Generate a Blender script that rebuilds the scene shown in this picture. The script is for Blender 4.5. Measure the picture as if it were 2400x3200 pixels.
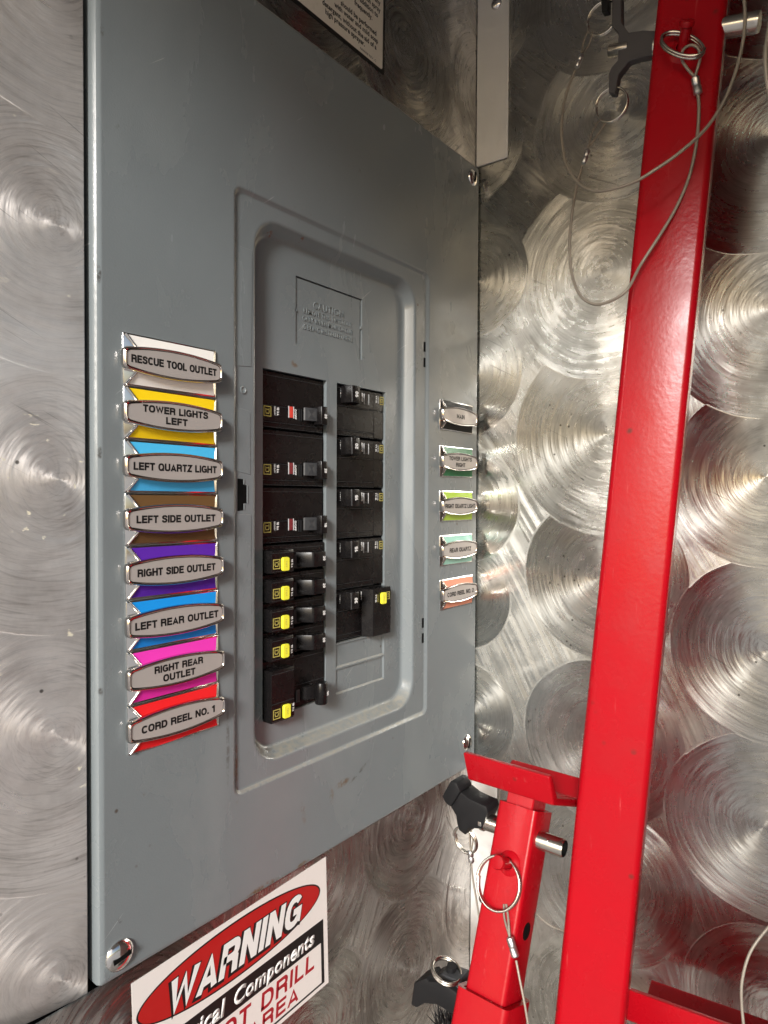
import bpy, bmesh, math, random
from mathutils import Vector, Matrix, geometry
random.seed(7)
S = bpy.context.scene
for o in list(bpy.data.objects): bpy.data.objects.remove(o)
COL = S.collection
R = math.radians
V = Vector

# ------------------------------------------------------------------ camera, sky, sun, exposure
CAM_POS = V((-.26366, -.32161, .0088))
YAW, PITCH, ROLL, FPX = .90614, .02215, .00491, 2115.5     # focal length in pixels of the 2400x3200 frame
def cam_axes():
    cy, sy, cp, sp = math.cos(YAW), math.sin(YAW), math.cos(PITCH), math.sin(PITCH)
    f = V((sy*cp, cy*cp, -sp)); r = V((cy, -sy, 0)); u = r.cross(f)
    c, s = math.cos(ROLL), math.sin(ROLL)
    return r*c + u*s, u*c - r*s, f
CR, CU, CF = cam_axes()
cd = bpy.data.cameras.new('camera'); cam = bpy.data.objects.new('camera', cd); COL.objects.link(cam)
cam.matrix_world = Matrix(((CR.x, CU.x, -CF.x, CAM_POS.x), (CR.y, CU.y, -CF.y, CAM_POS.y), (CR.z, CU.z, -CF.z, CAM_POS.z), (0, 0, 0, 1)))
cd.sensor_fit = 'VERTICAL'; cd.sensor_height = 36; cd.sensor_width = 27; cd.lens = FPX/3200*36
cd.clip_start = .01; cd.clip_end = 500
S.camera = cam
S.render.resolution_x = 768; S.render.resolution_y = 1024

SUN_DIR = V((-.86, -.36, .38)).normalized()                 # towards the sun
SUN_EL = math.asin(SUN_DIR.z); SUN_AZ = math.atan2(SUN_DIR.x, SUN_DIR.y)
w = bpy.data.worlds.new('World'); S.world = w; w.use_nodes = True
nt = w.node_tree; bg = nt.nodes['Background']
sky = nt.nodes.new('ShaderNodeTexSky'); sky.sky_type = 'NISHITA'; sky.sun_disc = False
sky.sun_elevation = SUN_EL; sky.sun_rotation = SUN_AZ; sky.air_density = 1.0; sky.dust_density = 3.0; sky.ozone_density = 1.0
nt.links.new(sky.outputs[0], bg.inputs[0]); bg.inputs[1].default_value = .06
sl = bpy.data.lights.new('sun', 'SUN'); sl.energy = 2.45; sl.angle = R(12); sl.color = (1, .995, .98)
so = bpy.data.objects.new('sun', sl); COL.objects.link(so); so.rotation_euler = SUN_DIR.to_track_quat('Z', 'Y').to_euler()
so.location = (-2, -2, 2)
S.view_settings.view_transform = 'Standard'; S.view_settings.look = 'None'
S.view_settings.exposure = 0.95; S.view_settings.gamma = 1
S.render.engine = 'CYCLES'
S.cycles.max_bounces = 8; S.cycles.glossy_bounces = 5; S.cycles.diffuse_bounces = 4

# ------------------------------------------------------------------ pixel of the photograph -> point on a real plane (mm)
def ray(px, py): return CF + CR*((px-1200)/FPX) - CU*((py-1600)/FPX)
def PX(px, py, x):
    d = ray(px, py); return (CAM_POS + d*((x*.001-CAM_POS.x)/d.x))*1000
def PY(px, py, y):
    d = ray(px, py); return (CAM_POS + d*((y*.001-CAM_POS.y)/d.y))*1000
def PD(px, py, dep): return (CAM_POS + ray(px, py)*(dep*.001))*1000

# ------------------------------------------------------------------ node helpers
class NT:
    def __init__(s, name):
        s.m = bpy.data.materials.new(name); s.m.use_nodes = True; s.t = s.m.node_tree
        s.b = s.t.nodes['Principled BSDF']
    def n(s, typ, **k):
        nd = s.t.nodes.new(typ)
        for a, v in k.items(): setattr(nd, a, v)
        return nd
    def set(s, sock, v):
        if isinstance(v, (int, float, tuple, list)): sock.default_value = v
        else: s.t.links.new(v, sock)
    def math(s, op, a, b=None, c=None, clamp=False):
        nd = s.n('ShaderNodeMath', operation=op, use_clamp=clamp)
        for i, v in enumerate((a, b, c)):
            if v is not None: s.set(nd.inputs[i], v)
        return nd.outputs[0]
    def vm(s, op, a, b=None, scale=None):
        nd = s.n('ShaderNodeVectorMath', operation=op); s.set(nd.inputs[0], a)
        if b is not None: s.set(nd.inputs[1], b)
        if scale is not None: s.set(nd.inputs['Scale'], scale)
        return nd.outputs['Value'] if op in ('LENGTH', 'DOT_PRODUCT', 'DISTANCE') else nd.outputs[0]
    def noise(s, vec, scale, detail=3, rough=.5, dist=0):
        nd = s.n('ShaderNodeTexNoise'); s.set(nd.inputs['Vector'], vec)
        nd.inputs['Scale'].default_value = scale; nd.inputs['Detail'].default_value = detail
        nd.inputs['Roughness'].default_value = rough; nd.inputs['Distortion'].default_value = dist
        return nd.outputs['Fac']
    def ramp(s, fac, a, b, va=0., vb=1.):
        nd = s.n('ShaderNodeMapRange', clamp=True); s.set(nd.inputs[0], fac)
        nd.inputs[1].default_value = a; nd.inputs[2].default_value = b; nd.inputs[3].default_value = va; nd.inputs[4].default_value = vb
        return nd.outputs[0]
    def mix(s, fac, a, b):
        nd = s.n('ShaderNodeMix', data_type='RGBA'); s.set(nd.inputs[0], fac); s.set(nd.inputs[6], a); s.set(nd.inputs[7], b)
        return nd.outputs[2]
    def pos(s): return s.n('ShaderNodeNewGeometry').outputs['Position']
    def bump(s, h, strength, dist, normal=None):
        nd = s.n('ShaderNodeBump'); s.set(nd.inputs['Height'], h); nd.inputs['Strength'].default_value = strength
        nd.inputs['Distance'].default_value = dist
        if normal is not None: s.set(nd.inputs['Normal'], normal)
        s.set(s.b.inputs['Normal'], nd.outputs[0]); return nd.outputs[0]
    def mapv(s, vec, sc):
        return s.vm('MULTIPLY', vec, sc)

def c4(c): return (c[0], c[1], c[2], 1)
def simple(name, col, rough=.4, metal=0., spec=.5, coat=0., grain=0., gscale=300, dirt=0., dirtcol=(.12, .10, .08)):
    t = NT(name); b = t.b
    b.inputs['Base Color'].default_value = c4(col); b.inputs['Roughness'].default_value = rough
    b.inputs['Metallic'].default_value = metal; b.inputs['Specular IOR Level'].default_value = spec
    b.inputs['Coat Weight'].default_value = coat; b.inputs['Coat Roughness'].default_value = .08
    p = t.pos()
    if dirt:
        f = t.ramp(t.noise(p, 260, 6, .65), .56, .78, 0, dirt)
        t.set(b.inputs['Base Color'], t.mix(f, c4(col), c4(dirtcol)))
    rn = t.noise(p, 120, 4, .6)
    t.set(b.inputs['Roughness'], t.ramp(rn, .3, .7, max(.02, rough*.8), min(1, rough*1.25)))
    if grain: t.bump(t.noise(p, gscale, 3, .5), grain, .0004)
    return t.m

# ------------------------------------------------------------------ engine-turned stainless sheet
def swirl_mat(name, ua, va, na, discs, base=(.80, .79, .745), dark=(.25, .245, .22), rough=.22, aniso=.85, chips=0., ring=1., soft=.0015, film=0.):
    t = NT(name); b = t.b
    p = t.pos()
    u = t.vm('DOT_PRODUCT', p, ua); v = t.vm('DOT_PRODUCT', p, va)
    wob = t.ramp(t.noise(p, 9, 2), .2, .8, -.004, .004)
    cb = t.n('ShaderNodeCombineXYZ'); t.set(cb.inputs[0], u); t.set(cb.inputs[1], t.math('ADD', v, wob)); P = cb.outputs[0]
    edge = t.ramp(t.noise(p, 90, 3, .5), .3, .7, -soft*.2, soft*.2)
    cur = t.vm('SUBTRACT', P, (1.3, -.9, 0))
    for i, (cx, cy, rad) in enumerate(discs):
        d = t.vm('SUBTRACT', P, (cx, cy, -.0007*(i+1)))
        inside = t.ramp(t.math('ADD', t.vm('LENGTH', d), edge), rad-soft, rad+soft, 1, 0)
        mx = t.n('ShaderNodeMix', data_type='VECTOR'); t.set(mx.inputs[0], inside); t.set(mx.inputs[4], cur); t.set(mx.inputs[5], d)
        cur = mx.outputs[1]
    sp = t.n('ShaderNodeSeparateXYZ'); t.set(sp.inputs[0], cur)
    du, dv, seed = sp.outputs
    r = t.math('SQRT', t.math('ADD', t.math('MULTIPLY', du, du), t.math('ADD', t.math('MULTIPLY', dv, dv), 1e-9)))
    cs, sn = t.math('DIVIDE', du, r), t.math('DIVIDE', dv, r)
    def ringvec(rs, asc, off):
        c = t.n('ShaderNodeCombineXYZ')
        t.set(c.inputs[0], t.math('MULTIPLY', r, rs)); t.set(c.inputs[1], t.math('MULTIPLY', cs, asc))
        t.set(c.inputs[2], t.math('ADD', t.math('MULTIPLY', sn, asc), t.math('MULTIPLY', seed, 9000+off)))
        return c.outputs[0]
    fine = t.noise(ringvec(820, 1.1, 0), 1, 4, .65)         # fine circular scratches
    coarse = t.noise(ringvec(260, 1.0, 77), 1, 3, .6)        # grinding bands
    wide = t.noise(ringvec(45, .8, 31), 1, 2, .5)
    # a second pass of the pad, slightly off centre
    d2 = t.vm('ADD', cur, (.0085, -.0055, 0)); s2 = t.n('ShaderNodeSeparateXYZ'); t.set(s2.inputs[0], d2)
    r2 = t.math('SQRT', t.math('ADD', t.math('MULTIPLY', s2.outputs[0], s2.outputs[0]), t.math('ADD', t.math('MULTIPLY', s2.outputs[1], s2.outputs[1]), 1e-9)))
    c2 = t.n('ShaderNodeCombineXYZ'); t.set(c2.inputs[0], t.math('MULTIPLY', r2, 640)); t.set(c2.inputs[1], t.math('MULTIPLY', s2.outputs[0], 26)); t.set(c2.inputs[2], t.math('ADD', t.math('MULTIPLY', s2.outputs[1], 26), t.math('MULTIPLY', seed, 7000)))
    fine2 = t.noise(c2.outputs[0], 1, 3, .6)
    U, W = V(ua), V(va)
    rad3 = t.vm('ADD', t.vm('SCALE', ua, scale=cs), t.vm('SCALE', va, scale=sn))
    cir3 = t.vm('ADD', t.vm('SCALE', ua, scale=t.math('MULTIPLY', sn, -1)), t.vm('SCALE', va, scale=cs))
    jit = t.math('ADD', t.ramp(fine, .36, .64, -.22*ring, .22*ring), t.ramp(coarse, .3, .7, -.14*ring, .14*ring))
    t.set(b.inputs['Tangent'], t.vm('NORMALIZE', t.vm('ADD', rad3, t.vm('SCALE', cir3, scale=jit))))
    tilt = t.math('ADD', t.ramp(fine, .36, .64, -.085*ring, .085*ring), t.math('ADD', t.ramp(coarse, .34, .66, -.06*ring, .06*ring), t.ramp(fine2, .36, .64, -.06*ring, .06*ring)))
    tilt = t.math('ADD', tilt, t.ramp(wide, .3, .7, -.03, .03))
    lump = t.math('SUBTRACT', t.noise(p, 14, 2), .5)
    nrm = t.vm('ADD', t.vm('ADD', na, t.vm('SCALE', rad3, scale=tilt)), t.vm('SCALE', va, scale=t.math('MULTIPLY', lump, .09)))
    t.set(b.inputs['Normal'], t.vm('NORMALIZE', nrm))
    blot = t.noise(p, 24, 6, .65); blot2 = t.noise(p, 7, 3, .5)
    f = t.math('ADD', t.ramp(blot, .38, .68, .0, .6), t.ramp(blot2, .4, .62, 0, .45), clamp=True)
    f = t.math('ADD', t.math('MULTIPLY', f, .75), t.math('ADD', t.ramp(fine, .50, .64, 0, .26*ring), t.ramp(fine2, .50, .64, 0, .22*ring)), clamp=True)
    col = t.mix(f, c4(base), c4(dark))
    # pits and water spots
    vo = t.n('ShaderNodeTexVoronoi', feature='F1'); t.set(vo.inputs['Vector'], p); vo.inputs['Scale'].default_value = 95
    spot = t.math('MULTIPLY', t.ramp(vo.outputs['Distance'], .06, .11, 1, 0), t.ramp(t.noise(p, 16, 2), .55, .62, 0, .85))
    col = t.mix(spot, col, (.05, .045, .04, 1))
    # straight scuffs
    sc = t.noise(t.vm('MULTIPLY', t.n('ShaderNodeVectorRotate', rotation_type='AXIS_ANGLE').outputs[0], (1, 1, 1)), 1)
    rot = t.n('ShaderNodeVectorRotate', rotation_type='AXIS_ANGLE'); t.set(rot.inputs['Vector'], p); rot.inputs['Axis'].default_value = na; rot.inputs['Angle'].default_value = .5
    sv = t.vm('ADD', t.vm('SCALE', ua, scale=t.math('MULTIPLY', t.vm('DOT_PRODUCT', rot.outputs[0], ua), 14)),
              t.vm('SCALE', va, scale=t.math('MULTIPLY', t.vm('DOT_PRODUCT', rot.outputs[0], va), 420)))
    scr = t.ramp(t.noise(sv, 1, 2, .5), .70, .76, 0, .55)
    col = t.mix(scr, col, (.09, .085, .08, 1))
    if chips:
        cn = t.math('MULTIPLY', t.ramp(t.noise(t.vm('MULTIPLY', p, (1, 1, 1.7)), 130, 5, .62, .6), .63, .68), t.ramp(t.noise(p, 22, 3), .48, .6, 0, chips))
        col = t.mix(cn, col, (.62, .58, .44, 1))
        t.set(b.inputs['Metallic'], t.math('MULTIPLY', t.math('SUBTRACT', 1, cn), 1-film))
    else:
        b.inputs['Metallic'].default_value = 1
    t.set(b.inputs['Base Color'], col)
    rr = t.math('ADD', t.ramp(coarse, .3, .7, rough*.8, rough*1.25), t.ramp(blot, .4, .7, 0, .13))
    t.set(b.inputs['Roughness'], rr); b.inputs['Anisotropic'].default_value = aniso
    return t.m

DK, BR = (.05, .045, .04), (.13, .08, .04)
SCUFFS = [(226, 292, 3, 9, 0, .8, DK), (238, 283, 6, 2.5, .6, .7, DK), (243, 292, 2, 12, .9, .5, DK), (228, 262, 2.2, 6, -.2, .6, DK), (215, 300, 7, 2, .8, .4, (.5, .5, .5)),
          (100, -198, 9, 3.2, .1, .85, BR), (118, -196, 14, 1.6, .45, .7, DK), (88, -203, 3, 6, 0, .5, BR), (60, -205, 2.5, 10, .2, .35, BR), (-40, 20, 30, 60, 0, .12, BR), (3, -158, 3, 22, 0, .7, BR), (-4, -140, 1.6, 28, 0, .6, DK),
          (24, -240, 16, 3.0, 0, .95, BR), (60, -240, 7, 2.4, 0, .9, BR), (37, 178, 3.5, 2.2, 0, .95, (.16, .05, .015)), (62, 181, 2, 1.6, 0, .9, (.16, .05, .015)), (-74, 196, 1.6, 1.8, 0, .9, DK), (-82, 240, 1.4, 3.4, 0, .8, DK), (-78, 262, 1.4, 2.4, 0, .8, DK), (-84, 30, 1.2, 4, 0, .9, DK), (-84, -90, 1.2, 3, 0, .9, DK), (-84, 120, 1.2, 6, 0, .9, DK), (-74, -212, 1.8, 2, 0, .9, DK), (62, 99, 4, 3, 0, .8, BR)]
def paint_mat(name, col, rough=.36):
    t = NT(name); b = t.b; p = t.pos()
    sx = t.n('ShaderNodeSeparateXYZ'); t.set(sx.inputs[0], p)
    n1 = t.noise(p, 18, 5, .6); n2 = t.noise(p, 210, 5, .65)
    c = t.mix(t.ramp(n1, .35, .7, 0, .35), c4(col), c4([x*.86 for x in col]))
    gr = t.math('MULTIPLY', t.ramp(n2, .63, .74), t.ramp(t.noise(p, 11, 3), .5, .66, 0, .6))
    c = t.mix(gr, c, (.10, .085, .07, 1))
    # settled dust on ledges that face up
    nz = t.n('ShaderNodeSeparateXYZ'); t.set(nz.inputs[0], t.n('ShaderNodeNewGeometry').outputs['True Normal'])
    dust = t.math('MULTIPLY', t.ramp(nz.outputs[2], .25, .7), t.ramp(t.noise(p, 240, 5, .6), .3, .7, 0, .55))
    c = t.mix(dust, c, (.36, .31, .22, 1))
    # rust and chipped specks
    vo = t.n('ShaderNodeTexVoronoi', feature='F1'); t.set(vo.inputs['Vector'], p); vo.inputs['Scale'].default_value = 60
    sp = t.math('MULTIPLY', t.ramp(vo.outputs['Distance'], .05, .09, 1, 0), t.ramp(t.noise(p, 23, 2), .60, .64, 0, .8))
    c = t.mix(sp, c, (.06, .035, .02, 1))
    # faint scratches
    rot = t.n('ShaderNodeVectorRotate', rotation_type='Y_AXIS'); t.set(rot.inputs['Vector'], p); rot.inputs['Angle'].default_value = .7
    s1 = t.ramp(t.noise(t.vm('MULTIPLY', rot.outputs[0], (22, 30, 700)), 1, 2), .735, .77, 0, .35)
    c = t.mix(s1, c, (.55, .57, .56, 1))
    px_, pz_ = sx.outputs[0], sx.outputs[2]
    for (x0, z0, rx, rz, ang, st, cc) in SCUFFS:
        dx = t.math('SUBTRACT', px_, x0*.001); dz = t.math('SUBTRACT', pz_, z0*.001); ca, sa = math.cos(ang), math.sin(ang)
        ux = t.math('DIVIDE', t.math('ADD', t.math('MULTIPLY', dx, ca), t.math('MULTIPLY', dz, sa)), rx*.001)
        uz = t.math('DIVIDE', t.math('SUBTRACT', t.math('MULTIPLY', dz, ca), t.math('MULTIPLY', dx, sa)), rz*.001)
        q2 = t.math('ADD', t.math('MULTIPLY', ux, ux), t.math('MULTIPLY', uz, uz))
        c = t.mix(t.math('MULTIPLY', t.ramp(q2, .2, 1, st, 0), t.ramp(n2, .44, .58)), c, c4(cc))
    smear = t.ramp(t.noise(t.vm('MULTIPLY', p, (16, 16, 6)), 1, 5, .6, .8), .5, .66, 0, .10)
    c = t.mix(smear, c, (.36, .38, .38, 1))
    t.set(b.inputs['Base Color'], c)
    t.set(b.inputs['Roughness'], t.math('ADD', t.math('ADD', t.ramp(n1, .3, .7, rough*.85, rough*1.2), t.math('MULTIPLY', smear, 1.2)), t.math('MULTIPLY', dust, .4)))
    b.inputs['Specular IOR Level'].default_value = .55
    t.bump(t.math('ADD', t.noise(p, 900, 2), t.math('MULTIPLY', t.noise(p, 26, 2), 3.5)), .13, .0005)
    return t.m

def red_mat():
    t = NT('red_enamel'); b = t.b; p = t.pos()
    n1 = t.noise(p, 30, 4, .6)
    c = t.mix(t.ramp(n1, .35, .7, 0, .5), (.37, .003, .009, 1), (.30, .0025, .007, 1))
    vo = t.n('ShaderNodeTexVoronoi', feature='F1'); t.set(vo.inputs['Vector'], t.vm('MULTIPLY', p, (1, 1, .5))); vo.inputs['Scale'].default_value = 70
    t.set(vo.inputs['Vector'], t.vm('ADD', p, t.vm('SCALE', t.n('ShaderNodeTexNoise').outputs['Color'], scale=.004)))
    sp = t.math('MULTIPLY', t.ramp(vo.outputs['Distance'], .10, .19, 1, 0), t.ramp(t.noise(p, 26, 2), .56, .62, 0, .85))
    c = t.mix(sp, c, (.09, .02, .015, 1))
    s1 = t.ramp(t.noise(t.vm('MULTIPLY', p, (260, 260, 14)), 1, 3, .6), .66, .74, 0, .30)
    s1 = t.math('MULTIPLY', s1, t.ramp(t.noise(p, 19, 3), .46, .6))
    c = t.mix(s1, c, (.62, .16, .15, 1))
    t.set(b.inputs['Base Color'], c)
    t.set(b.inputs['Roughness'], t.ramp(n1, .3, .7, .20, .34)); b.inputs['Specular IOR Level'].default_value = .28
    t.bump(t.math('ADD', t.noise(p, 330, 2), t.math('MULTIPLY', t.noise(p, 60, 3), 1.2)), .16, .0005)
    return t.m

AX, AY, AZ = (1, 0, 0), (0, 1, 0), (0, 0, 1)
def jd(l): return [(a+random.uniform(-.010, .010), b+random.uniform(-.010, .010), r+random.uniform(-.010, .008)) for a, b, r in l]
rw = []
for z in (-.55, -.43, -.31, -.185, -.062, .060, .194, .314, .437): rw.append((-.117, z, .077))
for z in (-.60, -.48, -.36, -.23, -.10, .022, .145, .27, .40): rw.append((-.243, z, .074))
for z in (-.55, -.43, -.31, -.20, -.096, .010, .112, .212, .33, .45): rw.append((.008, z, .054))
for z in (-.42, -.3, -.18, -.06, .06, .18, .3, .42): rw.append((-.365, z, .075))
M = {}
M['right'] = swirl_mat('engine_turned_steel_side', AY, AZ, (-1, 0, 0), jd(rw), ring=.55, soft=.0010)
lw = [(-.230+.122*i, z, .078) for i in range(-2, 2) for z in (-.60, -.48, -.355, -.232, -.110, .0165, .1405, .262, .385)]
lw = [(x+.0075, z, r) for x, z, r in lw]
JAMB = 9
M['left'] = swirl_mat('engine_turned_steel_jamb', (math.cos(R(JAMB)), -math.sin(R(JAMB)), 0), AZ, (-math.sin(R(JAMB)), -math.cos(R(JAMB)), 0), [(a, b, r) for a, b, r in lw], base=(.93, .885, .855), dark=(.42, .39, .375), rough=.33, aniso=.75, chips=.9, film=.19, ring=.85)
bw = []
for z in (-.62, -.50, -.385, -.275, .36, .47, .58):
    for x in (-.30, -.18, -.06, .06, .185, .30): bw.append((x, z+(.012 if x > 0 else 0), .072))
M['back'] = swirl_mat('engine_turned_steel_back', AX, AZ, (0, -1, 0), jd(bw), base=(.70, .68, .65), dark=(.24, .23, .215))
M['flange'] = simple('brushed_steel_flange', (.86, .85, .83), .5, .55, grain=.35, gscale=260)
M['paint'] = paint_mat('grey_panel_enamel', (.182, .206, .217), .24)
M['red'] = red_mat()
M['chrome'] = simple('chrome', (.86, .85, .83), .10, 1)
M['steel'] = simple('bright_steel', (.66, .63, .57), .22, 1, grain=.1)
M['zinc'] = simple('zinc_ferrule', (.66, .66, .66), .38, 1, grain=.4, gscale=700)
M['rim'] = simple('brown_reflection_rim', (.62, .57, .54), .09, 1)  # chrome with the dark brown reflection of its surroundings put into the base colour
M['plate'] = simple('satin_label_plate', (.46, .425, .405), .42, .25, grain=.06, gscale=1500)
M['black'] = simple('black_breaker_plastic', (.0070, .0062, .0065), .26, 0, .28, dirt=.22, dirtcol=(.045, .04, .037), grain=.05, gscale=900)
M['black2'] = simple('black_handle_plastic', (.011, .011, .012), .40, 0, .3, grain=.08, gscale=900)
M['hgrey'] = simple('charcoal_handle_plastic', (.040, .041, .044), .4, 0, .4)
M['tgrey'] = simple('worn_grey_handle', (.075, .072, .076), .5, 0, .35, grain=.1, gscale=700)
M['gap'] = simple('dark_cavity', (.004, .004, .004), .8, 0, .1)
M['ink'] = simple('black_ink', (.006, .006, .006), .45)
M['white'] = simple('white_print', (.80, .80, .79), .4)
M['sticker'] = simple('white_vinyl', (.78, .745, .72), .35, dirt=.12, dirtcol=(.4, .36, .3))
M['sticker_top'] = simple('aged_white_vinyl', (.66, .62, .55), .4, dirt=.25, dirtcol=(.3, .27, .2))
M['wred'] = simple('warning_red_ink', (.44, .012, .011), .4)
M['dred'] = simple('crimson_ink', (.36, .010, .020), .4)
M['yellow'] = simple('yellow_button', (.90, .86, .05), .4)
M['logo'] = simple('yellow_print', (.46, .40, .10), .45)
M['window_red'] = simple('red_indicator', (.75, .07, .05), .25)
M['window_mar'] = simple('maroon_indicator', (.22, .03, .035), .25)
M['cable'] = simple('steel_cable', (.30, .265, .22), .45, .25, grain=.8, gscale=1200)
M['lining'] = simple('dull_lining', (.26, .245, .23), .5, .5)
M['pale'] = simple('pale_moulding', (.45, .45, .46), .4)

# ------------------------------------------------------------------ mesh helpers: everything in millimetres, in world axes
ROOT = {}
def tag(o, label=None, cat=None, group=None, kind=None):
    for k, v in (('label', label), ('category', cat), ('group', group), ('kind', kind)):
        if v: o[k] = v
    return o
def thing(name, loc, label, cat, group=None):
    o = bpy.data.objects.new(name, None); COL.objects.link(o); o.empty_display_size = .01
    o.location = V(loc)*.001; ROOT[o.name] = V(loc)
    return tag(o, label, cat, group)
def root_of(o):
    while o.parent: o = o.parent
    return ROOT.get(o.name, V((0, 0, 0)))
def link(name, me, mat, parent, smooth):
    o = bpy.data.objects.new(name, me); COL.objects.link(o)
    if mat is not None and not me.materials: me.materials.append(mat)
    if parent is not None: o.parent = parent
    if smooth:
        for p in me.polygons: p.use_smooth = True
        me.set_sharp_from_angle(angle=R(smooth if smooth > 1 else 40))
    return o
class MB:
    def __init__(s): s.bm = bmesh.new()
    def box(s, x0, x1, y0, y1, z0, z1, bev=0, seg=1):
        m = Matrix.Translation(V(((x0+x1)/2, (y0+y1)/2, (z0+z1)/2))) @ Matrix.Diagonal(V((abs(x1-x0), abs(y1-y0), abs(z1-z0), 1)))
        r = bmesh.ops.create_cube(s.bm, size=1, matrix=m)
        if bev:
            es = list({e for v in r['verts'] for e in v.link_edges})
            bmesh.ops.bevel(s.bm, geom=es, offset=bev, segments=seg, profile=.5, affect='EDGES', clamp_overlap=True)
        return s
    def prism(s, pts, vec, bev=0, seg=1):
        vec = V(vec); a = [s.bm.verts.new(V(p)) for p in pts]; b = [s.bm.verts.new(V(p)+vec) for p in pts]
        n = len(pts); fs = [s.bm.faces.new(a), s.bm.faces.new(b[::-1])]
        for i in range(n): fs.append(s.bm.faces.new((a[i], b[i], b[(i+1) % n], a[(i+1) % n])))
        bmesh.ops.recalc_face_normals(s.bm, faces=fs)
        if bev: bmesh.ops.bevel(s.bm, geom=list({e for f in fs for e in f.edges}), offset=bev, segments=seg, profile=.5, affect='EDGES', clamp_overlap=True)
        return s
    def faces(s, verts, faces):
        vs = [s.bm.verts.new(V(v)) for v in verts]; fs = []
        for f in faces: fs.append(s.bm.faces.new([vs[i] for i in f]))
        return s
    def loft(s, loops, cap0=False, cap1=False, closed=True):
        L = [[s.bm.verts.new(V(p)) for p in lp] for lp in loops]; n = len(L[0]); fs = []
        for a, b in zip(L, L[1:]):
            for i in range(n if closed else n-1):
                j = (i+1) % n; fs.append(s.bm.faces.new((a[i], a[j], b[j], b[i])))
        if cap0: fs.append(s.bm.faces.new(L[0][::-1]))
        if cap1: fs.append(s.bm.faces.new(L[-1]))
        bmesh.ops.recalc_face_normals(s.bm, faces=fs)
        return s
    def tube(s, pts, rad, n=8, cap=True, closed=False):
        pts = [V(p) for p in pts]; m = len(pts); loops = []
        t0 = (pts[1]-pts[0]).normalized(); up = V((0, 0, 1)) if abs(t0.z) < .9 else V((1, 0, 0))
        nx = t0.cross(up).normalized()
        for i, p in enumerate(pts):
            t = (pts[min(i+1, m-1)]-pts[max(i-1, 0)]).normalized()
            nx = (nx-t*nx.dot(t)).normalized(); ny = t.cross(nx)
            rr = rad[i] if isinstance(rad, (list, tuple)) else rad
            loops.append([p+(nx*math.cos(2*math.pi*k/n)+ny*math.sin(2*math.pi*k/n))*rr for k in range(n)])
        return s.loft(loops, cap, cap)
    def lathe(s, c, ax, prof, n=20, cap0=True, cap1=True):
        ax = V(ax).normalized(); up = V((0, 0, 1)) if abs(ax.z) < .9 else V((1, 0, 0))
        nx = ax.cross(up).normalized(); ny = ax.cross(nx); c = V(c)
        return s.loft([[c+ax*h+(nx*math.cos(2*math.pi*k/n)+ny*math.sin(2*math.pi*k/n))*max(r, .01) for k in range(n)] for r, h in prof], cap0, cap1)
    def build(s, name, mat, parent=None, smooth=40):
        rt = root_of(parent) if parent is not None else V((0, 0, 0))
        for v in s.bm.verts: v.co = (v.co-rt)*.001
        me = bpy.data.meshes.new(name); s.bm.to_mesh(me); s.bm.free()
        return link(name, me, mat, parent, smooth)
def rrect(x0, x1, z0, z1, r, n=6):
    out = []
    for cx, cz, a0 in ((x1-r, z1-r, 0), (x0+r, z1-r, 90), (x0+r, z0+r, 180), (x1-r, z0+r, 270)):
        for k in range(n+1):
            a = R(a0+90*k/n); out.append((cx+r*math.cos(a), cz+r*math.sin(a)))
    return out
def catmull(pts, n=8):
    pts = [V(p) for p in pts]; q = [pts[0]*2-pts[1]]+pts+[pts[-1]*2-pts[-2]]; out = []
    for i in range(1, len(q)-2):
        a, b, c, d = q[i-1:i+3]
        for k in range(n):
            t = k/n; out.append(.5*((2*b)+(c-a)*t+(2*a-5*b+4*c-d)*t*t+(3*b-a-3*c+d)*t**3))
    return out+[pts[-1]]
def split_ring(c, u, v, rad, wire=.75, turns=2, sq=1.0, name='ring', mat='steel', parent=None):
    u = V(u).normalized(); v = V(v).normalized(); nn = u.cross(v).normalized(); c = V(c); pts = []
    for k in range(int(44*turns)+1):
        a = 2*math.pi*k/44; pts.append(c+u*(rad*math.cos(a))+v*(rad*sq*math.sin(a))+nn*(wire*1.9*(k/44-turns/2)))
    return MB().tube(pts, wire, 8).build(name, M[mat], parent, 60)

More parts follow.
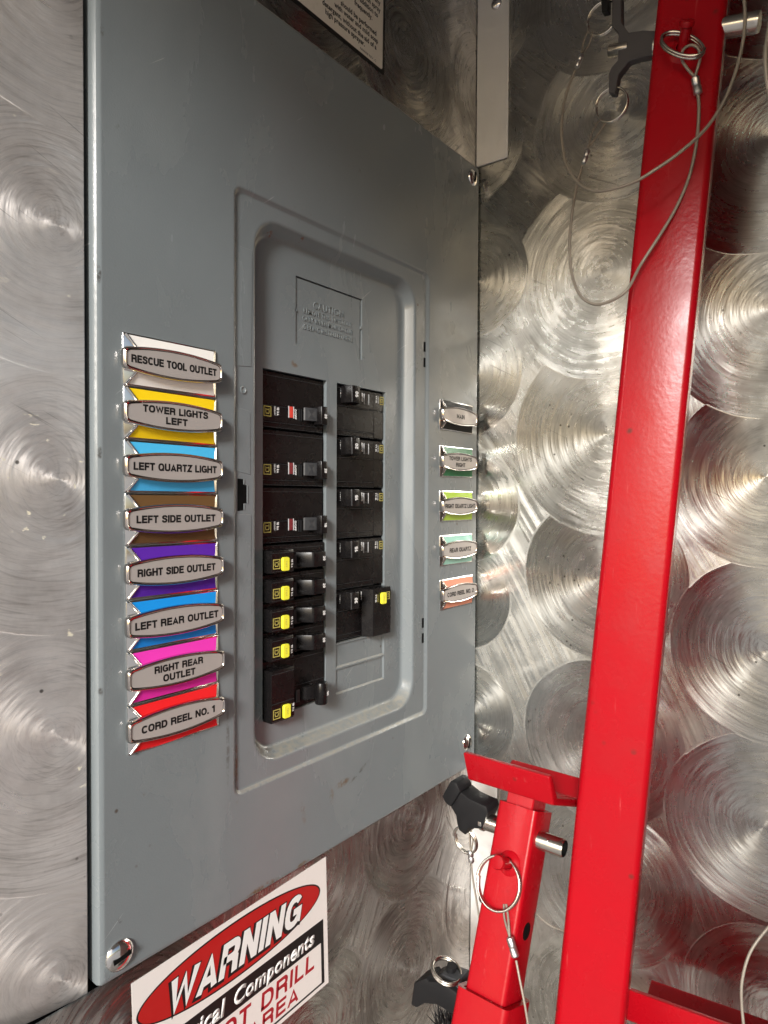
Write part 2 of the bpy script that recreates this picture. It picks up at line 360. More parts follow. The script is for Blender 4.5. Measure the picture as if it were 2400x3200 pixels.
FONT = {}
def lettering(name, body, org, right, up, mat, parent, W=None, H=None, size=None, align='C', bold=.022, shear=0., depth=.12, xs=1., root=None, off=0.):
    """flat print standing a hair proud of its surface; org is the middle of the left / centre / right of the line box (mm)"""
    cu = bpy.data.curves.new('t', 'FONT'); cu.body = body; cu.offset = bold; cu.shear = shear; cu.resolution_u = 3; cu.extrude = 0
    cu.space_character = 1.04
    ob = bpy.data.objects.new('t', cu); COL.objects.link(ob)
    me = bpy.data.meshes.new_from_object(ob.evaluated_get(bpy.context.evaluated_depsgraph_get()))
    bpy.data.objects.remove(ob); bpy.data.curves.remove(cu)
    xsn = [v.co.x for v in me.vertices]; ys = [v.co.y for v in me.vertices]
    x0, x1, y0, y1 = min(xsn), max(xsn), min(ys), max(ys)
    if W: fx = W/(x1-x0)
    if H: fy = H/(y1-y0)
    if size: fy = size; fx = size*xs
    if W and not H and not size: fy = fx
    if H and not W: fx = fy*xs
    ax = {'L': x0, 'C': (x0+x1)/2, 'R': x1}[align]; ay = (y0+y1)/2 if not size else .36
    right = V(right).normalized(); up = V(up).normalized(); nn = right.cross(up); rt = root_of(parent) if parent is not None else V((0, 0, 0))
    org = V(org)
    bm = bmesh.new(); bm.from_mesh(me)
    for v in bm.verts: v.co = org+right*((v.co.x-ax)*fx)+up*((v.co.y-ay)*fy)+nn*off
    r = bmesh.ops.extrude_face_region(bm, geom=list(bm.faces))
    for v in r['geom']:
        if isinstance(v, bmesh.types.BMVert): v.co += nn*depth
    for v in bm.verts: v.co = (v.co-rt)*.001
    bmesh.ops.recalc_face_normals(bm, faces=list(bm.faces))
    bm.to_mesh(me); bm.free(); me.name = name
    for i in range(len(me.materials)-1, -1, -1): me.materials.pop(index=i)
    return link(name, me, mat, parent, 0)

# block capitals drawn stroke by stroke (a heavy grotesque like the printed tags)
def arc(cx, cy, rx, ry, a0, a1, n=10, k=.82):
    out = []
    for i in range(n+1):
        a = R(a0+(a1-a0)*i/n); c, s_ = math.cos(a), math.sin(a)
        out.append((cx+rx*math.copysign(abs(c)**k, c), cy+ry*math.copysign(abs(s_)**k, s_)))
    return out
e_, f_ = .095, .905
GLY = {
 'A': (.74, [[(.075, 0), (.37, 1.02), (.665, 0)], [(.19, .27), (.55, .27)]]),
 'C': (.72, [arc(.385, .5, .29, .405, 42, 318, 16)]),
 'D': (.73, [[(e_, e_), (e_, f_), (.32, f_)]+arc(.32, .5, .315, .405, 88, -88, 10)+[(.32, e_), (e_, e_), (e_, .2)]]),
 'E': (.64, [[(.64, f_), (e_, f_), (e_, e_), (.64, e_)], [(e_, .515), (.60, .515)]]),
 'F': (.60, [[(.60, f_), (e_, f_), (e_, 0)], [(e_, .49), (.54, .49)]]),
 'G': (.77, [arc(.39, .5, .295, .405, 42, 320, 16)+[(.68, .2), (.68, .47), (.40, .47)]]),
 'H': (.73, [[(e_, 0), (e_, 1)], [(.635, 0), (.635, 1)], [(e_, .52), (.635, .52)]]),
 'I': (.19, [[(e_, 0), (e_, 1)]]),
 'K': (.74, [[(e_, 0), (e_, 1)], [(.66, 1.02), (.16, .42)], [(.30, .58), (.66, -.02)]]),
 'L': (.58, [[(e_, 1), (e_, e_), (.58, e_)]]),
 'M': (.86, [[(e_, 0), (e_, 1.0)], [(.10, .99), (.43, .05), (.76, .99)], [(.765, 0), (.765, 1)]]),
 'N': (.73, [[(e_, 0), (e_, 1)], [(.12, .98), (.61, .02)], [(.635, 0), (.635, 1)]]),
 'O': (.78, [arc(.39, .5, .295, .405, 0, 360, 26)]),
 'P': (.68, [[(e_, 0), (e_, f_), (.38, f_)]+arc(.38, .68, .2, .225, 88, -88, 8)+[(.38, .455), (e_, .455)]]),
 'Q': (.78, [arc(.39, .5, .295, .405, 0, 360, 26), [(.47, .26), (.74, -.02)]]),
 'R': (.73, [[(e_, 0), (e_, f_), (.42, f_)]+arc(.42, .70, .2, .205, 88, -88, 8)+[(.42, .495), (e_, .495)], [(.46, .50), (.60, .40), (.63, .0)]]),
 'S': (.68, [[(.60, .70), (.57, .82), (.47, .895), (.33, .905), (.19, .875), (.115, .77), (.13, .64), (.25, .565), (.44, .50), (.56, .42), (.59, .28), (.51, .145), (.36, .095), (.21, .11), (.11, .19), (.085, .31)]]),
 'T': (.62, [[(0, f_), (.62, f_)], [(.31, 0), (.31, .95)]]),
 'U': (.73, [[(e_, 1), (e_, .34)]+arc(.365, .34, .27, .245, 180, 360, 10)+[(.635, .34), (.635, 1)]]),
 'V': (.70, [[(.075, 1), (.35, -.02), (.625, 1)]]),
 'W': (.98, [[(.07, 1), (.27, -.02), (.49, 1.0), (.71, -.02), (.91, 1)]]),
 'Y': (.70, [[(.06, 1), (.35, .42), (.64, 1)], [(.35, 0), (.35, .45)]]),
 'Z': (.64, [[(.04, f_), (.55, f_), (.085, e_), (.62, e_)]]),
 '0': (.58, [arc(.29, .5, .195, .405, 0, 360, 22)]),
 '1': (.42, [[(.30, 0), (.30, 1)], [(.30, .90), (.20, .79), (.02, .76)]]),
 '2': (.58, [[(.095, .68)]+arc(.285, .70, .19, .205, 165, -20, 10)+[(.42, .50), (.12, .21), (.10, e_), (.56, e_)]]),
 '3': (.58, [[(.10, .74)]+arc(.28, .715, .18, .19, 150, -80, 8)+[(.24, .52)], [(.24, .52)]+arc(.28, .295, .2, .2, 80, -150, 10)]),
 '4': (.58, [[(.40, 0), (.40, 1), (.06, .30), (.57, .30)]]),
 '5': (.58, [[(.53, f_), (.14, f_), (.10, .50)]+arc(.285, .32, .2, .225, 120, -150, 10)]),
 '9': (.58, [arc(.285, .67, .19, .235, 0, 360, 18), [(.475, .62), (.45, .25), (.30, .095), (.12, .16)]]),
 '/': (.34, [[(.03, -.02), (.31, 1.02)]]), '.': (.20, [[(.1, 0), (.1, .2)]]), ' ': (.30, []),
 'k': (.60, [[(e_, 0), (e_, 1)], [(.52, .70), (.16, .32)], [(.28, .42), (.52, 0)]]),
}
def caps(name, body, org, right, up, mat, parent, W, H, align='C', t=.19, shear=0., depth=.06, gap=.105, off=0.):
    right = V(right).normalized(); up = V(up).normalized(); nn = right.cross(up); org = V(org)
    tot = sum(GLY[c][0] for c in body)+gap*(len(body)-1); sx = W/tot; m = MB(); x = 0; kk = 0
    over = (t-.19)/2
    ax = {'C': tot/2, 'L': 0, 'R': tot}[align]
    ratio = H/sx                                          # keep the stroke even when the letters are stretched
    for ch in body:
        wd, strokes = GLY[ch]
        for st in strokes:
            P = [V((a*sx, b*H)) for a, b in st]
            P = [p for i, p in enumerate(P) if i == 0 or (p-P[i-1]).length > 1e-3*H]
            closed = (P[0]-P[-1]).length < 1e-4
            if closed: P = P[:-1]
            hw = t*(sx+H)/2*.5; n = len(P); Lf, Rt = [], []
            for i in range(n):
                a_ = P[i-1] if (i > 0 or closed) else None; b_ = P[(i+1) % n] if (i < n-1 or closed) else None
                d0 = (P[i]-a_).normalized() if a_ is not None else (b_-P[i]).normalized()
                d1 = (b_-P[i]).normalized() if b_ is not None else d0
                n0 = V((-d0.y, d0.x)); n1 = V((-d1.y, d1.x)); mt = (n0+n1)
                mt = mt.normalized() if mt.length > 1e-5 else n0
                k = hw/max(.34, mt.dot(n0)); ext = V((0, 0))
                if over > 0 and not closed:
                    if i == 0: ext = -d0*(over*H)
                    if i == n-1: ext = d1*(over*H)
                Lf.append(P[i]+mt*k+ext); Rt.append(P[i]-mt*k+ext)
            cl = lambda q: (q.x, min(H*(1+over), max(-H*over, q.y)))
            Lf = [cl(q) for q in Lf]; Rt = [cl(q) for q in Rt]; kk += 1; dz = .004*(kk % 7)
            def to(q, z):
                yy = q[1]-H/2; return org+right*(q[0]+(x-ax)*sx+shear*yy)+up*yy+nn*(off+z)
            T = [m.bm.verts.new(to(q, depth+dz)) for q in Lf]; B = [m.bm.verts.new(to(q, depth+dz)) for q in Rt]
            T0 = [m.bm.verts.new(to(q, 0)) for q in Lf]; B0 = [m.bm.verts.new(to(q, 0)) for q in Rt]
            rng = range(n if closed else n-1)
            for i in rng:
                j = (i+1) % n
                for f in ((T[i], B[i], B[j], T[j]), (T0[i], T[i], T[j], T0[j]), (B[i], B0[i], B0[j], B[j])):
                    try: m.bm.faces.new(f)
                    except ValueError: pass
        x += wd+gap
    return m.build(name, mat, parent, 0)

UP, RIGHT, DOWN, LEFT = V(AZ), V(AX), V((0, 0, -1)), V((-1, 0, 0))
# ------------------------------------------------------------------ the compartment: sheets, roof, floor, ground outside
def struct(mb, name, mat, parent=None):
    o = mb.build(name, mat, parent, 30)
    if parent is None: o['kind'] = 'structure'
    return o
struct(MB().box(288.2, 290.2, -1250, 14, -720, 620), 'right_wall', M['right'])
uw = MB(); uw.box(-84, 287.6, 3, 5, 314.2, 620); struct(uw, 'upper_back_wall', M['back'])
lo = MB(); lo.box(-700, 287.6, 3, 5, -700, -243.6, .5); struct(lo, 'lower_back_wall', M['back'])
lwm = MB().box(-460, -88.5, 6, 8, -245.9, 620, .4)          # the jamb sheet stands turned a few degrees towards the opening
bmesh.ops.rotate(lwm.bm, verts=lwm.bm.verts, cent=(-88.5, 6, 0), matrix=Matrix.Rotation(R(-JAMB), 3, 'Z'))
struct(lwm, 'left_wall', M['left'])
struct(MB().box(-700, 320, 62, 64, -720, 620), 'cavity_back', M['gap'])
struct(MB().box(-700, 292, -1250, 64, 520, 524), 'ceiling', M['lining'])
struct(MB().box(-310, 292, -900, 2.5, -724, -720), 'compartment_floor', M['lining'])

struct(MB().box(30, 288, -343, -340, -720, 519), 'added_shade_wall', M['lining'])  # unseen partition added to keep sun off the wall right of the post
tg = NT('weathered_concrete'); tp = tg.pos()
tg.set(tg.b.inputs['Base Color'], tg.mix(tg.ramp(tg.noise(tp, 3, 6, .6), .3, .7), (.36, .335, .315, 1), (.46, .43, .41, 1))); tg.b.inputs['Roughness'].default_value = .9
struct(MB().faces([(-3e5, -3e5, -1500), (3e5, -3e5, -1500), (3e5, 3e5, -1500), (-3e5, 3e5, -1500)], [(0, 1, 2, 3)]), 'ground', tg.m)

# corner flanges folded off the back sheets, riveted to the side wall
def flange(name, z0, z1, yw, label):
    t = thing(name, (287, -10, z0), label, 'flange')
    MB().box(285.4, 287.4, -yw, 2.6, z0, z1, .5).build('strip', M['flange'], t)
    return t
def rivet(t, y, z, r=5.5):
    MB().lathe((285.3, y, z), (-1, 0, 0), [(r, 0), (r, .6), (r*.85, 1.6), (r*.5, 2.4), (.01, 2.7)], 16).build('rivet', M['chrome'], t, 60)
    # recessed drive
f1 = flange('corner_flange', 313.5, 620, 29.5, 'bright steel corner strip above the grey panel, riveted to the side wall')
rivet(f1, -17.5, 453.5)
f2 = flange('corner_flange', -700, -245, 24.5, 'bright steel corner strip below the grey panel, behind the red jack')
rivet(f2, -11, -366.0, 4.5)

# ------------------------------------------------------------------ breaker panel cover
D = 11.0                                     # depth of the dead front behind the face
X0, X1, Z0, Z1 = -85.5, 287.4, -242.2, 313.1
cov = thing('breaker_panel_cover', (100, 5, -242), 'large grey sheet metal breaker panel cover with a recessed centre', 'breaker panel')
NC = 8
def loop(x0, x1, z0, z1, r, y): return [(x, y, z) for x, z in rrect(x0, x1, z0, z1, r, NC)]
loops = [loop(X0+.3, X1-.3, Z0+.3, Z1-.3, .8, 20), loop(X0, X1, Z0, Z1, 1, 3.5), loop(X0+.6, X1-.3, Z0+.6, Z1-.6, 1.3, 1.0), loop(X0+2.2, X1-1.5, Z0+2.2, Z1-2.2, 1.5, 0), loop(X0+3.2, X1-2.5, Z0+3.2, Z1-3.2, 1.5, 0)]
ix0, ix1, iz0, iz1 = 1.0, 206.9, -174.0, 194.6
loops += [loop(ix0-1, ix1+1, iz0-1, iz1+1, 7, 0), loop(ix0, ix1, iz0, iz1, 6, 0), loop(ix0+.6, ix1-.6, iz0+.6, iz1-.6, 5.6, .35), loop(ix0+2.0, ix1-2.0, iz0+2.0, iz1-2.0, 4.5, 1.75), loop(ix0+2.8, ix1-2.8, iz0+2.8, iz1-2.8, 4, 2), loop(ix0+3.6, ix1-3.6, iz0+3.6, iz1-3.6, 4, 2)]
lx0, lx1, lz0, lz1 = 17.5, 190.5, -163.0, 184.5
for ins, yy in ((-.8, 2), (0, 2), (.9, 2.12), (1.6, 2.5), (2.2, 3.2), (5.4, 8.9), (6.0, 9.8), (6.8, 10.5), (7.8, 10.9), (8.8, D), (9.8, D)):
    loops.append(loop(lx0+ins, lx1-ins, lz0+ins, lz1-ins, 21-ins*.6, yy))
mb = MB(); mb.loft(loops)
inner = loops[-1]
PZ, P0 = 91.5, 19.05
def rz(n): return PZ-P0*n                    # top of row n (0 based)
holes = [(33.2, 93.5, rz(12)-.2, PZ+.3), (104.4, 161.9, rz(10)-.2, PZ+.3), (62.6, 132.7, 112.9, 158.6), (104.4, 161.9, rz(11)+.6, rz(10)-1.2), (104.4, 161.9, rz(12), rz(11)-.6)]
hl = [[(x, D, z) for x, z in ((a, c), (b, c), (b, d), (a, d))] for a, b, c, d in holes]
polys = [[V(p) for p in inner]]+[[V(p) for p in h] for h in hl]
flat = [p for pl in polys for p in pl]
# the tessellator works in the x-y plane, so hand it (x, z, 0)
tri = geometry.tessellate_polygon([[V((p.x, p.z, 0)) for p in pl] for pl in polys])
mb.faces(flat, [t for t in tri])
for h, dep in zip(hl, (3.2, 3.2, 2.4, 1.6, 1.6)):
    bk = [(x, D+dep, z) for x, _, z in h]
    mb.loft([h, bk])
bmesh.ops.remove_doubles(mb.bm, verts=mb.bm.verts, dist=.002)
bmesh.ops.recalc_face_normals(mb.bm, faces=mb.bm.faces)
mb.build('cover', M['paint'], cov, 35)
# knock-out plates
tw = MB().box(63.0, 131.0, D+.9, D+1.6, 113.1, 157.7).build('twistout_plate', M['paint'], cov, 0)
MB().box(62.0, 133, D+2.42, D+2.7, 112.5, 159).build('gap_backing', M['gap'], cov, 0)
MB().box(61.9, 64, D+.0, D+1.1, 134.6, 136.2).build('twist_tab', M['paint'], tw, 0); MB().box(130.8, 133, D-.05, D+1.1, 136, 138).build('twist_tab', M['paint'], tw, 0)
for txt, z, wd, h in (('CAUTION', 142.8, 32, 5.0), ('REMOVE THIS TWISTOUT', 136.9, 51, 3.5), ('ONLY WHEN MAIN CIRCUIT', 131.6, 53, 3.5), ('IS BEING INSTALLED HERE', 126.0, 52, 3.5)):
    lettering('embossed_lettering', txt, (96.5, D+.9, z), RIGHT, UP, M['paint'], tw, W=wd, H=h, bold=.006, depth=.32)
for n in (10, 11):
    bp = MB(); a, b, c, d = holes[3] if n == 10 else holes[4]
    bp.box(a+.1, b-1.2, D+1.15, D+1.5, c+1.3, d-.1)
    bp.prism([(a, D+.05, c+.03), (a, D+1.2, c+1.35), (a, D+1.5, c+1.35), (a, D+1.5, c+.03)], (b-a-.1, 0, 0))
    bp.prism([(b-.03, D+.04, c+.1), (b-1.25, D+1.18, c+.1), (b-1.25, D+1.45, c+.1), (b-.03, D+1.45, c+.1)], (0, 0, d-c-.2))
    bp.build('blank_plate', M['paint'], cov, 0)
for i in range(12):
    lettering('embossed_number', str(2*i+2), (167.8, D, rz(i)-9.3), DOWN, RIGHT, M['paint'], cov, H=4.8, bold=0, depth=.2)
    lettering('embossed_number', str(2*i+1), (28.6, D, rz(i)-9.3), DOWN, RIGHT, M['paint'], cov, H=4.4, bold=0, depth=.2)
# latch plate on the left ledge: a shallow stepped pocket round the catch hole
lp = MB()
pts = [(3.6, 85.5), (15.2, 86.8), (15.2, 22.4), (12.2, 23.4), (4.2, 23.9), (3.2, 20.5), (3.2, 87)]
lp.prism([(x, 1.72, z) for x, z in ((15.0, 60.5), (13.2, 61.5), (5.2, 62.5), (4.0, 64.5), (4.0, 60), (4.0, 25), (5.2, 23.8), (13.0, 22.6), (15.0, 22))], (0, .42, 0), .12)
lp.build('latch_plate', M['paint'], cov, 30)
MB().prism([(4.0, 1.7, 87.5), (15.5, 1.7, 88.8), (16.5, 1.7, 160), (4.0, 1.95, 160)], (0, .4, 0), .1).build('latch_ledge', M['paint'], cov, 30)
MB().prism([(4.0, 1.7, -2.0), (15.5, 1.7, -2.6), (16.5, 1.9, -140), (4.0, 1.95, -140)], (0, .4, 0), .1).build('latch_ledge', M['paint'], cov, 30)
MB().lathe((9.3, 2.1, 73.6), (0, -1, 0), [(2.4, 0), (2.4, .5), (1.9, .75), (1.6, .3), (.01, .28)], 16, False, True).build('latch_dimple', M['paint'], cov, 60)
sl_ = MB(); sl_.prism([(x, 1.92, z) for x, z in ((4.9, 19.6), (9.4, 19.3), (9.4, 16), (12.2, 15.6), (12.2, 4.4), (9.6, 4.6), (9.6, .2), (4.9, -.2))], (0, .3, 0)); sl_.build('latch_slot', M['gap'], cov, 0)
MB().prism([(x, 1.6, z) for x, z in ((12.2, 15.6), (13.1, 15.5), (13.1, 4.4), (12.2, 4.5))], (0, .5, 0), .1).build('slot_lip', M['paint'], cov, 0)
MB().prism([(x, 1.6, z) for x, z in ((9.5, 19.2), (10.4, 19.1), (10.4, 16.3), (9.5, 16.3))], (0, .5, 0), .1).build('slot_lip', M['paint'], cov, 0)
MB().prism([(x, 1.6, z) for x, z in ((9.7, 4.0), (10.5, 4.0), (10.5, .4), (9.7, .4))], (0, .5, 0), .1).build('slot_lip', M['paint'], cov, 0)
for za, zb in ((138.1, 130.0), (125.0, 117.2), (-92.8, -101), (-105.6, -113.8)):
    MB().box(201.6, 205.2, 1.9, 2.2, zb, za).build('hinge_slot', M['gap'], cov, 0)
    MB().box(204.9, 205.9, 1.3, 2.2, zb, za, .1).build('slot_lip', M['paint'], cov, 0)
def screw(x, z, r, ang):
    s = MB().lathe((x, 0, z), (0, -1, 0), [(r, -.3), (r, .5), (r*.93, 1.3), (r*.7, 2.4), (r*.38, 3.1), (.02, 3.35)], 28).build('screw', M['chrome'], cov, 70)
    a = R(ang); d = V((math.cos(a), 0, math.sin(a))); n = V((-math.sin(a), 0, math.cos(a)))
    c = V((x, -2.75, z)); w = r*.14; L = r*.62
    MB().prism([c-d*L-n*w, c+d*L-n*w, c+d*L+n*w, c-d*L+n*w], (0, -.68, 0)).build('screw_slot', M['gap'], s, 0)
screw(-74.6, -230.2, 8.0, 8); screw(274.8, 299.4, 7.2, 80); screw(272.2, -217.4, 7.2, 75)

# ------------------------------------------------------------------ colour-coded label tags
def label_tag(x0, x1, zt, zb, lines, up_mat, lo_mat, label, group, tw_, th_, rot=0., oz=None):
    cx, cz = (x0+x1)/2, (zt+zb)/2
    t = thing('label_tag', (cx, 0, cz), label, 'label tag', group)
    h = zt-zb; rid = 3.3; hip = 10.5
    def q(x, y, z):                                     # small tilt about the tag's centre
        a = R(rot); dx, dz = x-cx, z-cz
        return (cx+dx*math.cos(a)-dz*math.sin(a), y, cz+dx*math.sin(a)+dz*math.cos(a))
    m = MB(); e = .9
    B = [q(x0, 0, zb), q(x1, 0, zb), q(x1, 0, zt), q(x0, 0, zt)]
    Bf = [q(x0, -e, zb), q(x1, -e, zb), q(x1, -e, zt), q(x0, -e, zt)]
    r0, r1 = q(x0+hip, -rid-e, cz), q(x1-hip, -rid-e, cz)
    vs = B+Bf+[r0, r1]
    m.faces(vs, [(0, 1, 5, 4), (1, 2, 6, 5), (2, 3, 7, 6), (3, 0, 4, 7), (4, 5, 9, 8), (5, 6, 9), (6, 7, 8, 9), (7, 4, 8), (3, 2, 1, 0)])
    bmesh.ops.recalc_face_normals(m.bm, faces=m.bm.faces)
    bmesh.ops.bevel(m.bm, geom=list(m.bm.edges), offset=.35, segments=2, profile=.5, affect='EDGES', clamp_overlap=True)
    m.build('base', M['chrome'], t, 30)
    # the two coloured enamel slopes
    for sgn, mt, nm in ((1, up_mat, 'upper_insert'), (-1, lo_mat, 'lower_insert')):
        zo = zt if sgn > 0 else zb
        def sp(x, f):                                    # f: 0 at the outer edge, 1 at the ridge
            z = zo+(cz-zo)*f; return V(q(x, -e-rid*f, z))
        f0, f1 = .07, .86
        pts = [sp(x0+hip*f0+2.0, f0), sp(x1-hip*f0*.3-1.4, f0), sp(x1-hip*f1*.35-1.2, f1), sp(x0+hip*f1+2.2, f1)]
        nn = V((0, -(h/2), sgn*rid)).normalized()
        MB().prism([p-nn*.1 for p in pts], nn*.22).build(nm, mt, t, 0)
        for i_, j_ in ((0, 3),):
            pass
        hp = [V(q(x0+.9, -e-.25, zo-sgn*.6)), V(q(x0+hip*.94, -e-rid*.9, cz+sgn*h*.05))]
        MB().tube([hp[0]+V((.5, -.15, 0)), hp[1]+V((.3, -.2, 0))], .72, 8).build('hip_bead', M['chrome'], t, 60)
    # barrel-shaped plate on the ridge
    ox0, ox1 = x0-2.2, x1+1.2; oc = (ox0+ox1)/2; a = (ox1-ox0)/2
    def outline(ins, y):
        pts = []; ww, he, hm = a-ins, 5.7-ins, 8.1-ins
        n = 14
        for k in range(n+1):
            s_ = -1+2*k/n; xx = s_*(ww-2.0); pts.append((oc+xx, cz+he+(hm-he)*(1-s_*s_)))
        pts += [(oc+ww-.55, cz+he-.75), (oc+ww, cz+he-2.2), (oc+ww, cz-he+2.2), (oc+ww-.55, cz-he+.75)]
        for k in range(n+1):
            s_ = 1-2*k/n; xx = s_*(ww-2.0); pts.append((oc+xx, cz-he-(hm-he)*(1-s_*s_)))
        pts += [(oc-ww+.55, cz-he+.75), (oc-ww, cz-he+2.2), (oc-ww, cz+he-2.2), (oc-ww+.55, cz+he-.75)]
        return [q(x, y, z) for x, z in pts]
    MB().loft([outline(.5, -1.6), outline(.1, -2.6), outline(0, -4.6), outline(.25, -5.5), outline(.7, -5.95), outline(1.15, -5.75), outline(1.4, -4.9)], True, False).build('rim', M['rim'], t, 50)
    MB().loft([outline(.9, -4.85), outline(.95, -4.95)], True, True).build('groove', M['ink'], t, 0)
    MB().loft([outline(1.62, -4.9), outline(1.68, -5.25)], True, True).build('plate', M['plate'], t, 0)
    rr = V(q(cx+1, 0, cz))-V(q(cx, 0, cz)); uu = V(q(cx, 0, cz+1))-V(q(cx, 0, cz))
    n = len(lines)
    for i, (s, wd) in enumerate(lines):
        dz = 0 if n == 1 else (2.65 if i == 0 else -2.65)
        caps('lettering', s, V(q(oc, -5.26, cz))+uu*dz, rr, uu, M['ink'], t, wd, th_, t=.235)
    return t
def cm(n, c, r=.28): return simple(n, c, .36 if max(c) > .05 else .45, 0, .25 if max(c) > .05 else .15, grain=.03)
zs = [93.2, 65.6, 37.9, 10.2, -17.4, -45.8, -72.5, -100.9, -127.0]
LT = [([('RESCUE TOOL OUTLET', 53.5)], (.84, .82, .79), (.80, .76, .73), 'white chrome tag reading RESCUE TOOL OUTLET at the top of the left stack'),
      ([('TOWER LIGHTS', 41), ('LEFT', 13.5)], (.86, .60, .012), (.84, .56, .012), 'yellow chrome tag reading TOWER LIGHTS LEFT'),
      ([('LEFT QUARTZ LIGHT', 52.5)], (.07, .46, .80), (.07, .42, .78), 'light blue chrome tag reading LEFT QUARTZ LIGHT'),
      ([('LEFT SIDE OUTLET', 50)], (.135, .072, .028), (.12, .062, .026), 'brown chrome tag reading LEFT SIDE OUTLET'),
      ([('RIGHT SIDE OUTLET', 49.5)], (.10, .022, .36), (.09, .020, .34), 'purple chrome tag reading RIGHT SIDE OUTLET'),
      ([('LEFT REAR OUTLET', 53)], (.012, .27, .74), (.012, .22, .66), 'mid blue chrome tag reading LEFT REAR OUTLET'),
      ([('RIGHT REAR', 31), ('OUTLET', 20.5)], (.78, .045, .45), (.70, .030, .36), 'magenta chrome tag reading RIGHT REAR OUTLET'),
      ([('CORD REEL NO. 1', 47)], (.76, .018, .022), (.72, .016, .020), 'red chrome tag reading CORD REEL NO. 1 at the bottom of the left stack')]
for i, (ln, ca, cb, lab) in enumerate(LT):
    nm = lab.split(' chrome')[0].replace(' ', '_'); dx = i*.28
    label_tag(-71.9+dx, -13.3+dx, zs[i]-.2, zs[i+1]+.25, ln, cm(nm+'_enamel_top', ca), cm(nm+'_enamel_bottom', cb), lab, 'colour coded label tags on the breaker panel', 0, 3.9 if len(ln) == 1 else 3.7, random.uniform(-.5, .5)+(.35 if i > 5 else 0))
RT = [([('MAIN', 13)], (.012, .011, .010), 92.9, 66.9, 222.6, 'black chrome tag reading MAIN at the top of the right column'),
      ([('TOWER LIGHTS', 37.5), ('RIGHT', 15.5)], (.025, .16, .06), 53.5, 26.7, 223.1, 'dark green chrome tag reading TOWER LIGHTS RIGHT'),
      ([('RIGHT QUARTZ LIGHT', 50)], (.40, .58, .045), 14.5, -12.2, 223.5, 'lime green chrome tag reading RIGHT QUARTZ LIGHT'),
      ([('REAR QUARTZ', 35.5)], (.33, .62, .52), -24.2, -50.6, 223.9, 'mint green chrome tag reading REAR QUARTZ'),
      ([('CORD REEL NO. 2', 44)], (.72, .27, .17), -62.6, -89.0, 225.0, 'salmon pink chrome tag reading CORD REEL NO. 2')]
for ln, ca, zt, zb, x0, lab in RT:
    nm = lab.split(' chrome')[0].replace(' ', '_')
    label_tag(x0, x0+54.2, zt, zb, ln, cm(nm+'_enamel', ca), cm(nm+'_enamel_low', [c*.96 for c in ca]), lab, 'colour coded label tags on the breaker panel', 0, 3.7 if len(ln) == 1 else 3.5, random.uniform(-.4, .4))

# ------------------------------------------------------------------ circuit breakers
GB = 'circuit breakers in the grey panel'
def logo(cx, cz, w, h, y, rt, up, parent, mat=None):
    """square outline holding a square D"""
    mat = mat or M['logo']; m = MB(); rt, up = V(rt), V(up); nn = rt.cross(up)
    def bar(a0, a1, b0, b1):
        c = V((cx, y, cz))
        m.prism([c+rt*(a0*w)+up*(b0*h), c+rt*(a1*w)+up*(b0*h), c+rt*(a1*w)+up*(b1*h), c+rt*(a0*w)+up*(b1*h)], nn*.08)
    k = .09
    bar(-.5, .5, .5-k, .5); bar(-.5, .5, -.5, -.5+k); bar(-.5, -.5+k, -.5+k, .5-k); bar(.5-k, .5, -.5+k, .5-k)
    bar(-.21, -.12, -.27, .27); bar(-.28, .16, .18, .27); bar(-.28, .16, -.27, -.18); bar(.16, .25, -.22, .22)
    return m.build('logo', mat, parent, 0)
def handle_single(t, xa, xb, zc, hz, yf, mirror, num, numx):
    m = MB(); y1 = 12.4
    pts = [(xa-6.5, y1, zc), (xa, yf+1.0, zc), (xa+1.2, yf, zc), (xb-.5, yf, zc), (xb, yf+.6, zc), (xb+2.0, y1, zc)]
    if mirror: pts = [(xa-2.0, y1, zc), (xa, yf+.6, zc), (xa+.5, yf, zc), (xb-1.2, yf, zc), (xb, yf+1.0, zc), (xb+6.5, y1, zc)]
    m.prism([(x, y, zc-hz/2) for x, y, _ in pts], (0, 0, hz), .35, 2)
    h = m.build('handle', M['black'], t, 30)
    if num: caps('amp_number', num[0], (numx, yf-.02, zc), num[1], num[2], M['white'], h, 4.0, 3.2, t=.25)
    return h
